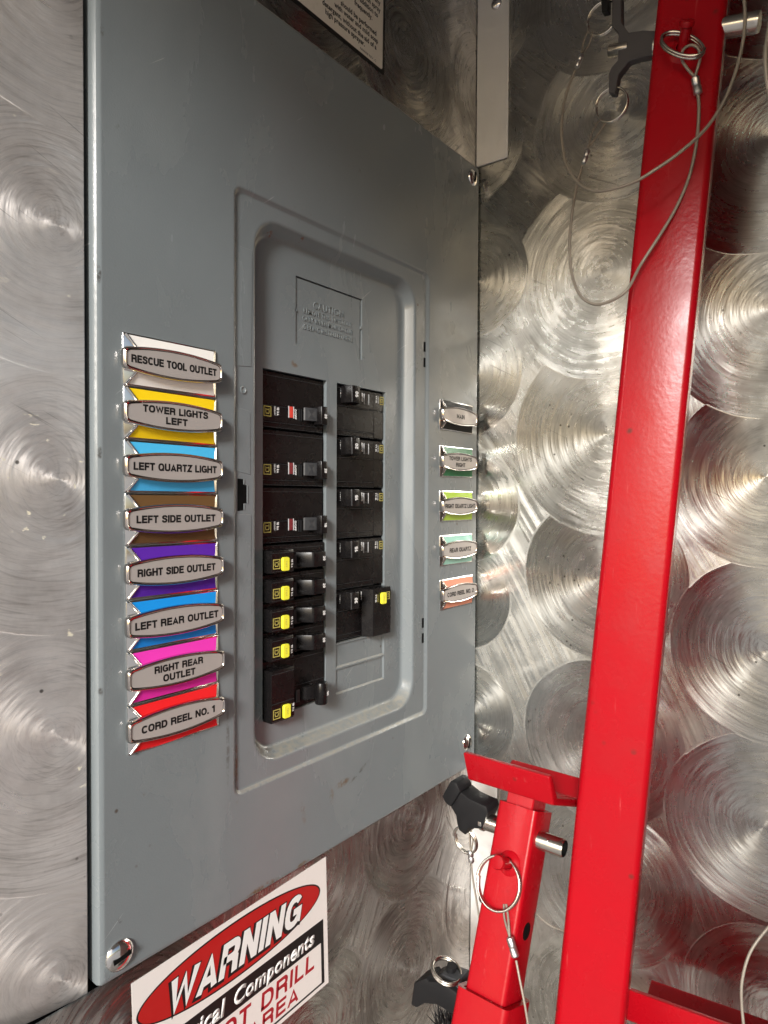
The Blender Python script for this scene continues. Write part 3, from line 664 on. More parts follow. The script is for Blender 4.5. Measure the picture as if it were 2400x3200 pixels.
def breaker_left(row, rows, raised, label, win=None, amp='20'):
    zt = rz(row); zb = rz(row+rows)
    t = thing('circuit_breaker', (64, 20, (zt+zb)/2), label, 'circuit breaker', GB)
    a, b = 33.6, 92.3
    bd = MB()
    if rows == 2 and not raised:
        bd.box(a, b, 13.2, 40, zb+.5, zt-.4, .6)
        bd.box(a+.2, b-1.2, 12.6, 13.4, zt-22.6, zt-3.4, .25); bd.box(a+.2, b-1.2, 12.3, 13.4, zt-33.4, zt-23.4, .25); bd.box(a+.2, b-1.2, 12.9, 13.4, zt-36.6, zt-34.2, .2)
        bd.build('body', M['black'], t, 30)
        for zz in (zt-3.3, zt-22.9, zt-33.7, zt-36.9): MB().box(a+.5, b-1.6, 12.2, 12.5, zz-.16, zz+.1).build('highlight_dust_line', M['hgrey'], t, 0)  # grey strips stand in for bevel highlights and dust along the edges
        ys = 12.28
        logo(38.4, zt-26.9, 6.8, 6.6, ys, DOWN, RIGHT, t)
        caps('lettering', '10 kA', (47.7, ys, zt-26.2), DOWN, RIGHT, M['white'], t, W=5.4, H=2.0, t=.25)
        caps('lettering', '120/240V', (44.9, ys, zt-26.0), DOWN, RIGHT, M['white'], t, W=6.2, H=1.2)
        wi = MB().box(58.0, 61.6, 12.0, 12.6, zt-29.4, zt-21.7, .3).build('indicator_window', M['window_red' if win == 'red' else 'window_mar'], t, 0)
        MB().box(57.2, 57.7, 11.85, 12.5, zt-29.6, zt-21.5, .1).build('window_edge', M['pale'], wi, 0); MB().box(61.8, 62.3, 11.85, 12.5, zt-29.6, zt-21.5, .1).build('window_edge', M['pale'], wi, 0)
        caps('lettering', 'O/OFF', (63.9, ys, zt-26.5), DOWN, RIGHT, M['white'], t, W=6.8, H=1.8, t=.25)
        MB().box(66.6, 70.6, 12.1, 12.4, zt-31, zt-22.3).build('handle_slot', M['gap'], t, 0)
        for xx in (66.9, 68.9): MB().box(xx, xx+.35, 11.85, 12.2, zt-30.8, zt-22.5).build('slot_rib', M['hgrey'], t, 0)
        h = MB(); h.prism([(71.4, 12.4, zt-30.0), (72.0, 11.0, zt-30.0), (81.8, 8.4, zt-30.0), (84, 12.4, zt-30.0)], (0, 0, 9.0), .3).build('handle', M['hgrey'], t, 30)
        hh = MB(); hh.prism([(80.8, 12.2, zt-32.3), (81.4, 4.8, zt-32.3), (82.0, 4.2, zt-32.3), (87.2, 4.2, zt-32.3), (87.8, 4.8, zt-32.3), (89.2, 12.2, zt-32.3)], (0, 0, 12.6), .35, 2)
        k = hh.build('handle_grip', M['black'], h_obj(t), 30)
        caps('amp_number', amp, (85.6, 4.18, zt-26.4), DOWN, RIGHT, M['white'], k, 3.0, 2.2, t=.25)
        d = V((9.8, -2.6, 0)).normalized()
        m2 = MB(); c0 = V((77.0, 9.67, zt-25.5)); nn = V((-2.6, -9.8, 0)).normalized()
        for s_ in (2.7, 1.7, .7):
            for (p0, p1) in (((-1, -1), (1, -1)), ((1, -1), (1, 1)), ((1, 1), (-1, 1)), ((-1, 1), (-1, -1))):
                A = c0+d*(p0[0]*s_)+UP*(p0[1]*s_)+nn*.08; B = c0+d*(p1[0]*s_)+UP*(p1[1]*s_)+nn*.08
                m2.tube([A, B], .16, 4)
        m2.build('embossed_squares', M['hgrey'], h_obj(t), 0)
    elif rows == 1:
        bd.box(a, b, 11.6, 40, zb+.7, zt-.7, .5)
        bd.box(a, 53.6, 3.0, 12, zb+.5, zt-3.3, .9, 2)
        bd.box(a+.05, 53.3, 2.88, 3.2, zb+1.9, zt-5.4, .1)
        bd.build('body', M['black'], t, 30)
        for zz in (zt-5.2, zb+1.8): MB().box(a+.6, 53.0, 2.74, 3.0, zz-.12, zz+.12).build('highlight_dust_line', M['hgrey'], t, 0)
        MB().box(54.2, b-2, 11.35, 11.7, zt-3.6, zt-3.3).build('highlight_dust_line', M['hgrey'], t, 0)
        ys = 2.86
        logo(38.0, zt-12.3, 6.4, 6.3, ys, DOWN, RIGHT, t)
        btn(t, 45.1, zt-12.6, ys)
        caps('lettering', '10 kA', (51.7, ys, zt-12.7), DOWN, RIGHT, M['white'], t, W=5.6, H=1.7, t=.25)
        caps('lettering', '120V', (49.4, ys, zt-12.7), DOWN, RIGHT, M['logo'], t, W=4.6, H=1.0)
        caps('lettering', 'O/OFF', (58.8, 11.58, zt-12.6), DOWN, RIGHT, M['white'], t, W=6.2, H=1.8, t=.25)
        MB().box(62.0, 64.6, 11.2, 11.62, zt-16.8, zt-8, .1).build('slot_rib', M['hgrey'], t, 0)
        h = handle_single(t, 70.0, 83.2, zt-11.6, 10.2, 1.2, False, None, 0)
        caps('amp_number', amp, (81.2, 1.18, zt-11.2), DOWN, RIGHT, M['white'], h, 3.0, 2.2, t=.25)
        MB().lathe((77.5, 5.0, zt-6.45), (0, 0, 1), [(1.9, 0), (1.9, .08)], 12).build('tie_hole', M['gap'], h, 0)
    else:
        bd.box(a, b, 11.6, 40, zb+.6, zt-.7, .5)
        bd.box(a, 54.4, 3.0, 12, zb-1.6, zt-5.4, .9, 2)
        bd.box(54.3, b-.4, 11.3, 12, zt-22, zt-3.4, .2)
        bd.box(a+.05, 54.1, 2.85, 3.2, zt-26.6, zt-8.0, .1); bd.box(a+.05, 54.1, 2.85, 3.2, zb-.4, zt-27.6, .1)
        bd.build('body', M['black'], t, 30)
        for zz in (zt-7.8, zt-27.1, zb-.6): MB().box(a+.6, 53.8, 2.70, 3.0, zz-.12, zz+.12).build('highlight_dust_line', M['hgrey'], t, 0)
        for zz in (zt-3.6, zt-22.2): MB().box(54.8, b-1, 11.2, 11.5, zz-.14, zz+.14).build('highlight_dust_line', M['hgrey'], t, 0)
        ys = 2.83; zc = zt-34.0
        logo(38.2, zc, 6.4, 6.3, ys, DOWN, RIGHT, t)
        btn(t, 46.4, zc+.3, ys)
        caps('lettering', '10 kA', (53.1, ys, zc+1.2), DOWN, RIGHT, M['white'], t, W=5.6, H=1.7, t=.25)
        caps('lettering', '120/240V', (50.9, ys, zc+1.2), DOWN, RIGHT, M['logo'], t, W=6.2, H=1.0)
        caps('lettering', 'O/OFF', (60.4, 11.58, zt-30.6), DOWN, RIGHT, M['white'], t, W=6.2, H=1.8, t=.25)
        MB().box(63.6, 67.4, 10.6, 11.62, zt-34.0, zt-25.5, .3).build('slot_rib', M['hgrey'], t, 0)
        h = MB().prism([(68.6, 12.2, zt-33.4), (70.6, 8.4, zt-33.4), (79, 5.6, zt-33.4), (81, 12.2, zt-33.4)], (0, 0, 9.2), .3).build('handle', M['black'], t, 30)
        k = MB().lathe((80.3, 3.0, zt-37.0), (0, 0, 1), [(4.0, 0), (4.4, .5), (4.4, 14.6), (4.0, 15.2)], 18).build('handle_grip', M['black'], h, 40)
        MB().lathe((80.3, 3.0, zt-21.85), (0, 0, 1), [(2.1, 0), (2.1, .12)], 12).build('tie_hole', M['gap'], h, 0)
        caps('amp_number', amp, (82.5, -1.0, zt-29.5), DOWN, RIGHT, M['white'], h, 3.0, 2.2, t=.25)
    return t
def h_obj(t):
    for c in t.children:
        if c.name.startswith('handle') and not c.name.startswith('handle_slot'): return c
def btn(t, cx, zc, ys):
    m = MB(); w, h = 6.0, 9.0
    pts = [(cx-w/2, zc-h/2+.8), (cx-w/2+.9, zc-h/2), (cx+w/2-.9, zc-h/2), (cx+w/2, zc-h/2+.8), (cx+w/2, zc+h/2-.8), (cx+w/2-.9, zc+h/2), (cx-w/2+.9, zc+h/2), (cx-w/2, zc+h/2-.8)]
    m.prism([(x, ys+.3, z) for x, z in pts], (0, -2.0, 0), .3)
    b = m.build('test_button', M['yellow'], t, 30)
    lettering('lettering', 'TEST', (cx, ys-1.7, zc), DOWN, RIGHT, M['logo'], b, W=4.4, H=1.3, bold=0, depth=.04)
def breaker_right(row, amp, label, raised=False):
    zt = rz(row); zb = rz(row+2)
    t = thing('circuit_breaker', (133, 20, (zt+zb)/2), label, 'circuit breaker', GB)
    a, b = 104.8, 160.8
    bd = MB(); bd.box(a, b, 13.1, 40, zb+.6, zt-.5, .6)
    bd.box(a+.3, b-.3, 12.6, 13.3, zt-15.0, zt-2.2, .25); bd.box(a+.3, b-.3, 12.6, 13.3, zb+5.2, zt-16.0, .25); bd.box(a+.3, b-.3, 12.8, 13.3, zb+1.4, zb+4.4, .25)
    if raised:
        for z0, z1, o in ((zb+.2, zt-1.0, 0), ):
            bd.prism([(135.2, 12.9, z0), (139.6, 4.0, z0), (161.2, 4.0, z0), (161.2, 12.9, z0)], (0, 0, z1-z0), .5)
        bd.prism([(139.9, 3.9, zb+6), (161.0, 3.9, zb+6), (161.0, 4.3, zb+6), (139.9, 4.3, zb+6)], (0, 0, zt-17-zb-6), .1)
        bd.prism([(139.9, 3.9, zt-15.6), (161.0, 3.9, zt-15.6), (161.0, 4.3, zt-15.6), (139.9, 4.3, zt-15.6)], (0, 0, 12.4), .1)
    else:
        bd.box(149.2, b-.2, 12.25, 13.2, zt-15.0, zt-2.2, .2); bd.box(149.2, b-.2, 12.25, 13.2, zb+1.5, zt-16.0, .2)
    bd.build('body', M['black'], t, 30)
    for zz in (zt-2.3, zt-15.4, zb+4.8, zb+1.2): MB().box(a+.6, 148.9 if not raised else 134, 12.35, 12.7, zz-.13, zz+.13).build('highlight_dust_line', M['hgrey'], t, 0)  # lighter strips carry edge highlights and dust in their colour
    ys = 12.58
    caps('lettering', 'I/ON', (111.2, ys, zt-6.2), UP, LEFT, M['white'], t, W=6.2, H=2.0, t=.25)
    handle_slot = MB().box(113.5, 118.0, 12.4, 12.62, zt-12.4, zt-1.6).build('handle_slot', M['gap'], t, 0)
    h = handle_single(t, 112.2, 122.0, zt-7.2, 12.6, 3.0, True, (amp, UP, LEFT), 117.6)
    MB().box(112.3, 113.0, 2.9, 3.6, zt-13.2, zt-1.2, .1).build('grip_edge', M['hgrey'], h, 0)
    caps('lettering', 'O/OFF', (135.4, ys, zt-6.4), UP, LEFT, M['white'], t, W=6.6, H=1.8, t=.25)
    if raised:
        wi = MB().box(137.0, 139, 12.2, 12.7, zt-11.4, zt-3.6).build('indicator_window', M['hgrey'], t, 0)
        y2 = 3.88
        caps('lettering', '10 kA', (142.2, y2, zt-8.6), UP, LEFT, M['white'], t, W=6.0, H=1.6, t=.25)
        caps('lettering', '120/240V', (144.6, y2, zt-8.6), UP, LEFT, M['logo'], t, W=6.2, H=1.0)
        btn(t, 150.8, zt-9.2, y2)
        logo(157.2, zt-7.8, 6.0, 4.8, y2, UP, LEFT, t)
    else:
        wi = MB().box(137.4, 142.4, 12.3, 12.62, zt-11.3, zt-3.7).build('indicator_window', M['hgrey'], t, 0)
        MB().box(136.8, 137.5, 11.95, 12.6, zt-11.6, zt-3.4, .15).build('window_edge', M['pale'], wi, 0); MB().box(142.3, 142.9, 11.95, 12.6, zt-11.6, zt-3.4, .15).build('window_edge', M['pale'], wi, 0)
        MB().box(138.2, 141.6, 12.0, 12.4, zt-10.6, zt-4.4, .15).build('window_bar', M['black'], wi, 0)
        ys = 12.23
        caps('lettering', '10 kA', (151.9, ys, zt-6.2), UP, LEFT, M['white'], t, W=5.8, H=1.5, t=.25)
        caps('lettering', '120/240V', (154.3, ys, zt-6.4), UP, LEFT, M['white'], t, W=6.2, H=.8)
        logo(158.7, zt-6.6, 6.3, 4.8, ys, UP, LEFT, t)
    return t
breaker_left(0, 2, False, 'top two-pole black breaker in the left column with bright red window', 'red')
breaker_left(2, 2, False, 'second two-pole black breaker in the left column with dark red window', None, '20')
breaker_left(4, 2, False, 'third two-pole black breaker in the left column just above the yellow buttons', None, '15')
for r_, lab in ((6, 'uppermost single black breaker with yellow test button in the left column'), (7, 'second single black breaker with yellow test button in the left column'),
                (8, 'third single black breaker with yellow test button in the left column'), (9, 'fourth single black breaker with yellow button, just above the tall bottom breaker')):
    breaker_left(r_, 1, True, lab)
breaker_left(10, 2, True, 'tall two-pole black breaker with yellow button at the bottom of the left column', None, '30')
for r_, amp, lab in ((0, '90', 'black breaker marked 90 at the top of the right column'), (2, '20', 'black breaker marked 20 below the one marked 90'),
                     (4, '15', 'upper of the two black breakers marked 15 in the right column'), (6, '15', 'lower of the two black breakers marked 15, above the 30')):
    breaker_right(r_, amp, lab)
breaker_right(8, '30', 'black breaker marked 30 with a raised end and yellow button', True)

# ------------------------------------------------------------------ warning sticker below the panel
def sticker(name, corner, rotdeg, yf, label):
    a = R(rotdeg); rt, up = V((math.cos(a), 0, math.sin(a))), V((-math.sin(a), 0, math.cos(a)))
    t = thing(name, corner, label, 'sticker'); c = V((corner[0], yf, corner[2]))
    def pt(s, u, y=0): return c+rt*s+up*u+V((0, -y, 0))
    return t, pt, rt, up
t, pt, rt, up = sticker('warning_sticker', (85.5, 3, -246.6), 1.9, 2.95, 'white and red WARNING sticker about electrical components below the panel')
def slab(nm, pts2, y0, y1, mat):
    return MB().prism([pt(s, u, y0) for s, u in pts2], (0, -(y1-y0), 0)).build(nm, mat, t, 0)
slab('backing', [(-151.8, -92.4), (0, -92.4), (0, 0), (-151.8, 0)], 0, .18, M['sticker'])
ell = lambda a, b, cx=-78.2, cy=-21.2: [(cx+a*math.cos(2*math.pi*k/72), cy+b*math.sin(2*math.pi*k/72)) for k in range(72)]
slab('oval_outline', ell(71.6, 18.0), .19, .25, M['ink']); slab('oval', ell(70.4, 16.9), .26, .32, M['wred'])
kw = dict(shear=.26)
caps('lettering', 'WARNING', pt(-78.3, -23.9, .33), rt, up, M['ink'], t, 103.5, 19.5, t=.37, gap=.13, **kw)
caps('lettering', 'WARNING', pt(-77.4, -23.2, .42), rt, up, M['white'], t, 103.5, 19.5, t=.225, gap=.13, **kw)
slab('band', [(-148.5, -59.2), (-4.2, -59.2), (-4.2, -43.2), (-148.5, -43.2)], .19, .25, M['ink'])
lettering('lettering', 'Components', pt(-48.6, -52.9, .26), rt, up, M['white'], t, W=71, H=13.6, bold=.034, depth=.05, shear=.2)
lettering('lettering', 'Electrical', pt(-117.5, -51.4, .26), rt, up, M['white'], t, W=54, H=11.0, bold=.034, depth=.05, shear=.2)
for nm, wds in (('rule', [(-7.0, -89.6), (-4.2, -89.6), (-4.2, -59.1), (-7.0, -59.1)]), ('rule', [(-148.5, -89.6), (-7.1, -89.6), (-7.1, -88.2), (-148.5, -88.2)]), ('rule', [(-148.5, -88.1), (-145.7, -88.1), (-145.7, -59.3), (-148.5, -59.3)])):
    slab(nm, wds, .19, .25, M['ink'])
for s, x0, x1, zt_, zb_ in (('DRILL', -62.8, -13.8, -61.6, -73.6), ('NOT', -107, -71.6, -61.6, -73.6), ('DO', -137, -113, -61.6, -73.6), ('AREA', -74.5, -29.5, -75.8, -86.2), ('THIS', -113, -81, -75.8, -86.2), ('IN', -130, -119, -75.8, -86.2)):
    caps('lettering', s, pt((x0+x1)/2, (zt_+zb_)/2, .20), rt, up, M['dred'], t, x1-x0, zt_-zb_, t=.17, shear=.12)

# instruction sticker above the panel
t, pt, rt, up = sticker('instruction_sticker', (148.0, 3, 330.2), -.7, 2.95, 'white printed instruction sticker with black border above the panel')
slab('backing', [(x, z) for x, z in rrect(-150, 0, 0, 150, 2)], 0, .15, M['ink'])
slab('face', [(x, z) for x, z in rrect(-147.5, -2.4, 3.2, 147, 2.2)], .16, .22, M['sticker_top'])
for s, xr, z in (('high pressure sprayer.', -23.6, 11.4), ('detergent, without the aid of a', -10.0, 16.2), ('with water and mild soap', -8.2, 21.6), ('should be performed', -10.2, 26.4),
                 ('frequently.', -15.2, 35.4), ('in addition to', -8.6, 40.9), ('with spray', -5.6, 46.0), ('any', -5.8, 51.4), ('and wash the unit', -10, 56.5)):
    lettering('lettering', s, pt(xr, z, .23), rt, up, M['ink'], t, size=5.15, xs=.88, align='R', bold=.03, depth=.05)
lettering('lettering', 'N00008 REV. C', pt(-10.2, 5.9, .23), rt, up, M['ink'], t, W=18.5, H=1.7, align='R', bold=.0, depth=.05)

# ------------------------------------------------------------------ red tubes
def sq_tube(p0, p1, ex, w, h, r, wall=0, n=4):
    """square tube with rounded corners from p0 to p1; ex is the direction of width w"""
    p0, p1 = V(p0), V(p1); ax = (p1-p0).normalized(); ex = V(ex); ex = (ex-ax*ex.dot(ax)).normalized(); ey = ax.cross(ex)
    sec = rrect(-w/2, w/2, -h/2, h/2, r, n); m = MB()
    o0 = [p0+ex*a+ey*b for a, b in sec]; o1 = [p1+ex*a+ey*b for a, b in sec]
    if wall:
        s2 = rrect(-w/2+wall, w/2-wall, -h/2+wall, h/2-wall, max(r-wall, .5), n)
        i0 = [p0+ex*a+ey*b for a, b in s2]; i1 = [p1+ex*a+ey*b for a, b in s2]
        m.loft([i0, o0, o1, i1, i0])
    else: m.loft([o0, o1], True, True)
    return m, ax, ex, ey
# tall leg in front of the side wall
A1, A0 = PD(2162, 0, 445), PD(1838, 3200, 445)
axA = (A1-A0).normalized(); A1e = A1+axA*120; A0e = A0-axA*260
ta = thing('red_post', A0e, 'tall red square steel post leaning in front of the side wall', 'post')
faceA = (V((-1, -.22, 0))-axA*V((-1, -.22, 0)).dot(axA)).normalized()       # outward normal of the face the camera sees
wA = faceA.cross(axA).normalized()
m, *_ = sq_tube(A0e+faceA*0, A1e, wA, 43.6, 42, 4.8)
for v in m.bm.verts: v.co -= faceA*21
m.build('tube', M['red'], ta, 40)
def onA(px, py, out=0): # point on the visible face of the post
    d = ray(px, py); o = CAM_POS*1000; k = (A0-o).dot(faceA)/d.dot(faceA); return o+d*k+faceA*out
pg = onA(2150, 100)
pgb = onA(2133, 158); pdir = (onA(2154, 92, 15)-pgb).normalized()
pe = MB(); pe.lathe(pgb, faceA, [(9.5, -.5), (6.5, 1.2), (5.0, 2.2), (4.0, 3.2)], 18, True, False); pe.build('weld_bead', M['red'], ta, 60)
MB().lathe(pgb, pdir, [(3.6, 0), (3.5, 13), (4.6, 13.6), (4.8, 15.5), (4.2, 16.6), (.02, 16.8)], 18).build('peg', M['red'], ta, 40)

ring_grp = 'split rings on the lanyards'
rc = onA(2134, 168, 8.5); ru = (onA(2208, 163, 7)-onA(2061, 122, 7)).normalized()
o = split_ring(rc, ru, (faceA*.30-axA*.95), 14.8, 1.0, 2, .66, 'split_ring'); tag(o, 'double wire split ring hung on the red peg of the tall post', 'split ring', ring_grp)

def ferrule(c, d, parent, L=9, r=1.9):
    d = V(d).normalized(); c = V(c)
    MB().lathe(c-d*L/2, d, [(r*.7, 0), (r, .8), (r, L*.45), (r*.86, L*.5), (r, L*.55), (r, L-.8), (r*.7, L)], 10).build('ferrule', M['zinc'], parent, 40)
def cable(name, pts, label, rad=1.05, loc=None):
    pts = [V(p) for p in pts]; t_ = thing(name, pts[0], label, 'cable', 'steel cable lanyards')
    cp = catmull(pts, 9)
    # two laid strands read as one twisted cable
    m = MB(); m.tube(cp, rad, 7)
    m.build('wire', M['cable'], t_, 60); return t_
K = 2400/1659
# lanyard 1: peg ring -> ferrule -> long loop -> ring of the black handle
l1 = [onA(2178, 285, 4), onA(2184, 330, 2.5), onA(2182, 400, 2), onA(2172, 480, 2), onA(2150, 570, 2.5), onA(2110, 665, 4), onA(2060, 755, 7), onA(2005, 845, 9), PD(1960, 905, 436), PD(1905, 942, 444), PD(1855, 950, 453),
      PD(1813, 922, 461), PD(1788, 860, 470), PD(1780, 770, 476), PD(1786, 680, 481), PD(1800, 590, 484), PD(1818, 520, 485)]
c1 = cable('lanyard_cable', l1, 'thin steel cable looping from the red peg ring down across the post')
ferrule(onA(2177, 280, 4), onA(2184, 318, 3)-onA(2168, 243, 5), c1, 11.5, 2.7)
eye = [onA(2168, 252, 5), onA(2148, 232, 6), onA(2132, 210, 8), onA(2136, 188, 10), onA(2160, 176, 11), onA(2182, 182, 9.5), onA(2188, 205, 8), onA(2180, 232, 6), onA(2172, 256, 5)]
MB().tube(catmull(eye, 6), .95, 7).build('eye_loop', M['cable'], c1, 60)
ferrule(PD(1830, 490, 485), PD(1838, 465, 485)-PD(1822, 515, 485), c1, 10, 1.9)
MB().tube(catmull([PD(1838, 462, 485), PD(1848, 420, 485), PD(1866, 385, 485), PD(1876, 374, 485)], 5), .7, 6).build('eye_loop', M['cable'], c1, 60)
MB().tube(catmull([PD(1838, 462, 485), PD(1862, 430, 487), PD(1882, 400, 488), PD(1893, 382, 488)], 5), .7, 6).build('eye_loop', M['cable'], c1, 60)
# lanyard 2: from above, round behind the post's right edge and back up to the upper ring
l2 = [PD(2318, -120, 401), PD(2326, 0, 403), PD(2328, 70, 405), PD(2318, 150, 407), PD(2292, 245, 409), PD(2255, 330, 411), PD(2200, 408, 412), PD(2120, 480, 414), PD(2045, 532, 418), PD(1985, 567, 425), PD(1910, 592, 435), PD(1850, 596, 446), PD(1805, 570, 457),
      PD(1768, 510, 468), PD(1755, 430, 475), PD(1758, 350, 481), PD(1774, 280, 484), PD(1796, 222, 485)]
c2 = cable('lanyard_cable', l2, 'steel cable sweeping in from the top edge across the post to the upper ring')
ferrule(PD(1810, 190, 485), PD(1816, 172, 485)-PD(1800, 212, 485), c2, 10, 1.9)
MB().tube(catmull([PD(1816, 170, 485), PD(1824, 130, 486), PD(1838, 96, 487)], 5), .7, 6).build('eye_loop', M['cable'], c2, 60)
MB().tube(catmull([PD(1816, 170, 485), PD(1840, 140, 488), PD(1852, 100, 488)], 5), .7, 6).build('eye_loop', M['cable'], c2, 60)

# quick-release pin through the tall post with its black T handle
def HX(zx, zy, x): return PX(1700+zx*.42194, zy*.42194, x)
xh = 223
pin_in, pin_tip = HX(560, 350, xh), HX(1598, 160, xh+4)
tp_ = thing('lock_pin', pin_in, 'steel quick release pin with charcoal T handle through the top of the tall post', 'lock pin', 'quick release pins')
d = (pin_tip-pin_in).normalized()
MB().lathe(pin_tip-d*62, d, [(6.5, 0), (6.5, 60.5), (6.0, 62)], 22).build('shaft', M['steel'], tp_, 50)
MB().lathe(HX(846, 345, xh)-d*2, d, [(6.9, 0), (6.9, 3.5)], 22).build('collar', M['steel'], tp_, 50)
st = HX(482, 378, xh)
MB().lathe(st, d, [(3.8, 0), (4.3, .6), (4.3, 14)], 18).build('release_button', M['steel'], tp_, 50)
MB().lathe(pin_tip-d*7+V((-2.5, 0, -5.6)), (-.3, 0, -1), [(1.2, 0), (1.0, .7), (.02, 1.0)], 10).build('locking_ball', M['steel'], tp_, 50)
outl = [(505, -60), (570, -60), (572, 165), (625, 240), (735, 222), (832, 228), (836, 400), (690, 430), (625, 452), (548, 552), (525, 690), (478, 690), (480, 540), (500, 495), (545, 445), (550, 245), (500, 190)]
hm = MB(); hm.prism([HX(a, b, xh-3) for a, b in outl], (7, 0, 0), .5)
hm.build('handle', M['tgrey'], tp_, 30)
o = split_ring(HX(500, 778, xh), (0, .93, .25), (0, -.2, 1), 11.6, .75, 2, 1.0, 'split_ring'); tag(o, 'bright split ring hanging from the lower tip of the charcoal handle', 'split ring', ring_grp)
o = split_ring(HX(436, 135, xh), (0, 1, 0), (0, 0, 1), 11.4, .75, 2, 1.0, 'split_ring'); tag(o, 'bright split ring beside the upper arm of the charcoal handle, at the top edge', 'split ring', ring_grp)
hk = thing('handle_tip', HX(445, 40, xh), 'black handle tip holding the upper ring at the top edge', 'handle', None)
MB().prism([HX(a, b, xh-3) for a, b in ((420, -60), (475, -60), (475, 80), (425, 92))], (6, 0, 0), .5).build('tip', M['black2'], hk, 30)
# another cable end at the right edge
c3 = cable('lanyard_cable', [PD(2412, 20, 350), PD(2400, 110, 350), PD(2392, 170, 350), PD(2396, 250, 350), PD(2412, 330, 350)], 'pale cable end just showing at the upper right edge', 1.1)
c4_ = cable('lanyard_cable', [PD(2440, 2860, 440), PD(2395, 2905, 440), PD(2345, 2975, 438), PD(2320, 3060, 436), PD(2318, 3140, 434), PD(2330, 3260, 430)], 'steel cable arc at the lower right edge', 1.0)

# ------------------------------------------------------------------ red adjustable jack with cradle (lower centre)
Ct = PX(1677, 2537, 165); Cl = PX(1598.4, 3009.5, 131)
axB = (Ct-Cl).normalized()
q_ = V((0, 1, 0)); q_ = (q_-axB*q_.dot(axB)).normalized()       # along the wide face, away from the viewer
p_ = q_.cross(axB).normalized()
if p_.x < 0: p_ = -p_
def LB(p, q, h): return Ct+p_*p+q_*q+axB*h                        # local frame: p into the depth, q along the face, h along the axis from the tube top
wB = 29.5
tb = thing('red_jack', LB(15, 15, -420), 'red telescoping square jack with V cradle on top, below the panel corner', 'jack')
m, *_ = sq_tube(LB(wB/2, wB/2, -260), LB(wB/2, wB/2, 0), q_, wB, wB, 3.2, 2.4); m.build('inner_tube', M['red'], tb, 40)
hs = (PX(1590.9, 3158, 121)-Ct).dot(axB)
m, *_ = sq_tube(LB(wB/2, wB/2, hs-300), LB(wB/2, wB/2, hs), q_, 38, 38, 4.2, 3.6); m.build('outer_sleeve', M['red'], tb, 40)
MB().prism([LB(4, 5, -20), LB(wB-3, 5, -20), LB(wB-3, wB-4, -20), LB(4, wB-4, -20)], axB*29, .8).build('neck', M['red'], tb, 30)
# pin hole in the side face
hc = LB(16, 0, (PX(1648, 2915, 150)-Ct).dot(axB))
MB().lathe(hc, -q_, [(6.6, -.6), (6.6, .12), (5.6, .15)], 24, False, False).build('hole_rim', M['red'], tb, 50)
MB().lathe(hc, -q_, [(5.9, -.2), (5.9, .1)], 24).build('pin_hole', M['gap'], tb, 0)
def cradle(name, P0, e, c, n, L, wbase, wf, parent, lean=.5, th=5.2):
    """channel: P0 front bottom corner at the near end, e along, c across, n up"""
    P0 = V(P0); e, c, n = V(e).normalized(), V(c).normalized(), V(n).normalized()
    def S2(a, b): return P0+c*a+n*b
    k = wf
    prof = [(-k*lean, k), (-k*lean+th*.95, k+th*.35), (th*1.0, th), (wbase-th*1.0, th), (wbase+k*lean-th*.95, k+th*.35), (wbase+k*lean, k), (wbase, 0), (0, 0)]
    m_ = MB(); m_.prism([S2(a, b) for a, b in prof], e*L, 1.3, 3); return m_.build(name, M['red'], parent, 30)
n_ = axB; c_ = p_; e_ = q_
P0 = PX(1729.7, 2518.5, 156)
cradle('cradle', P0+q_*0, q_, p_, axB, 66, 56, 17.5, tb, lean=.85)
# peg, ring, cable
pf = (PX(1588, 2698, 150)-Ct); pgB = LB(0, pf.dot(q_), pf.dot(axB))
MB().lathe(pgB, -p_, [(8.5, -.4), (7.4, 1.0), (5.4, 1.8), (4.2, 3.0)], 20, True, False).build('weld_bead', M['red'], tb, 60)
pd = (-p_+V((0, .10, .05))).normalized()
MB().lathe(pgB, pd, [(3.6, 0), (3.5, 12), (4.6, 12.5), (4.8, 14.5), (4.2, 15.6), (.02, 15.9)], 20).build('peg', M['red'], tb, 40)
xr = pgB.x-8.5
rcB = PX(1350+690*.3014, 2380+1262*.3014, xr)
o = split_ring(rcB, (0, 1, 0), axB*1.0+V((.05, 0, 0)), 15.6, .95, 2, 1.08, 'split_ring'); tag(o, 'large split ring hung on the red peg of the short jack', 'split ring', ring_grp)
ZB = lambda x, y, xx: PX(1350+x*.3014, 2380+y*.3014, xx)
xw = xr-1
p1 = PX(1588, 2960, xw-12)
cb = cable('lanyard_cable', [PX(1000+1130*.5425, 2250+1385*.5425, xw-14), PX(1000+1152*.5425, 2250+1500*.5425, xw-17), PX(1000+1178*.5425, 2250+1630*.5425, xw-19), PX(1000+1200*.5425, 2250+1760*.5425, xw-20), PX(1665, 3290, xw-21)], 'steel cable hanging from the ring of the short red jack', .8)
fa, fb = PX(1000+1092*.5425, 2250+1250*.5425, xw-11), PX(1000+1128*.5425, 2250+1370*.5425, xw-14)
ferrule((fa+fb)/2, fb-fa, cb, (fb-fa).length, 2.6)
for q2 in (0, 1):
    s0 = ZB(745+q2*25, 1480, xw); MB().tube(catmull([s0, PX(1000+(1062+q2*22)*.5425, 2250+1140*.5425, xw-5), fa], 5), .75, 6).build('eye_loop', M['cable'], cb, 60)
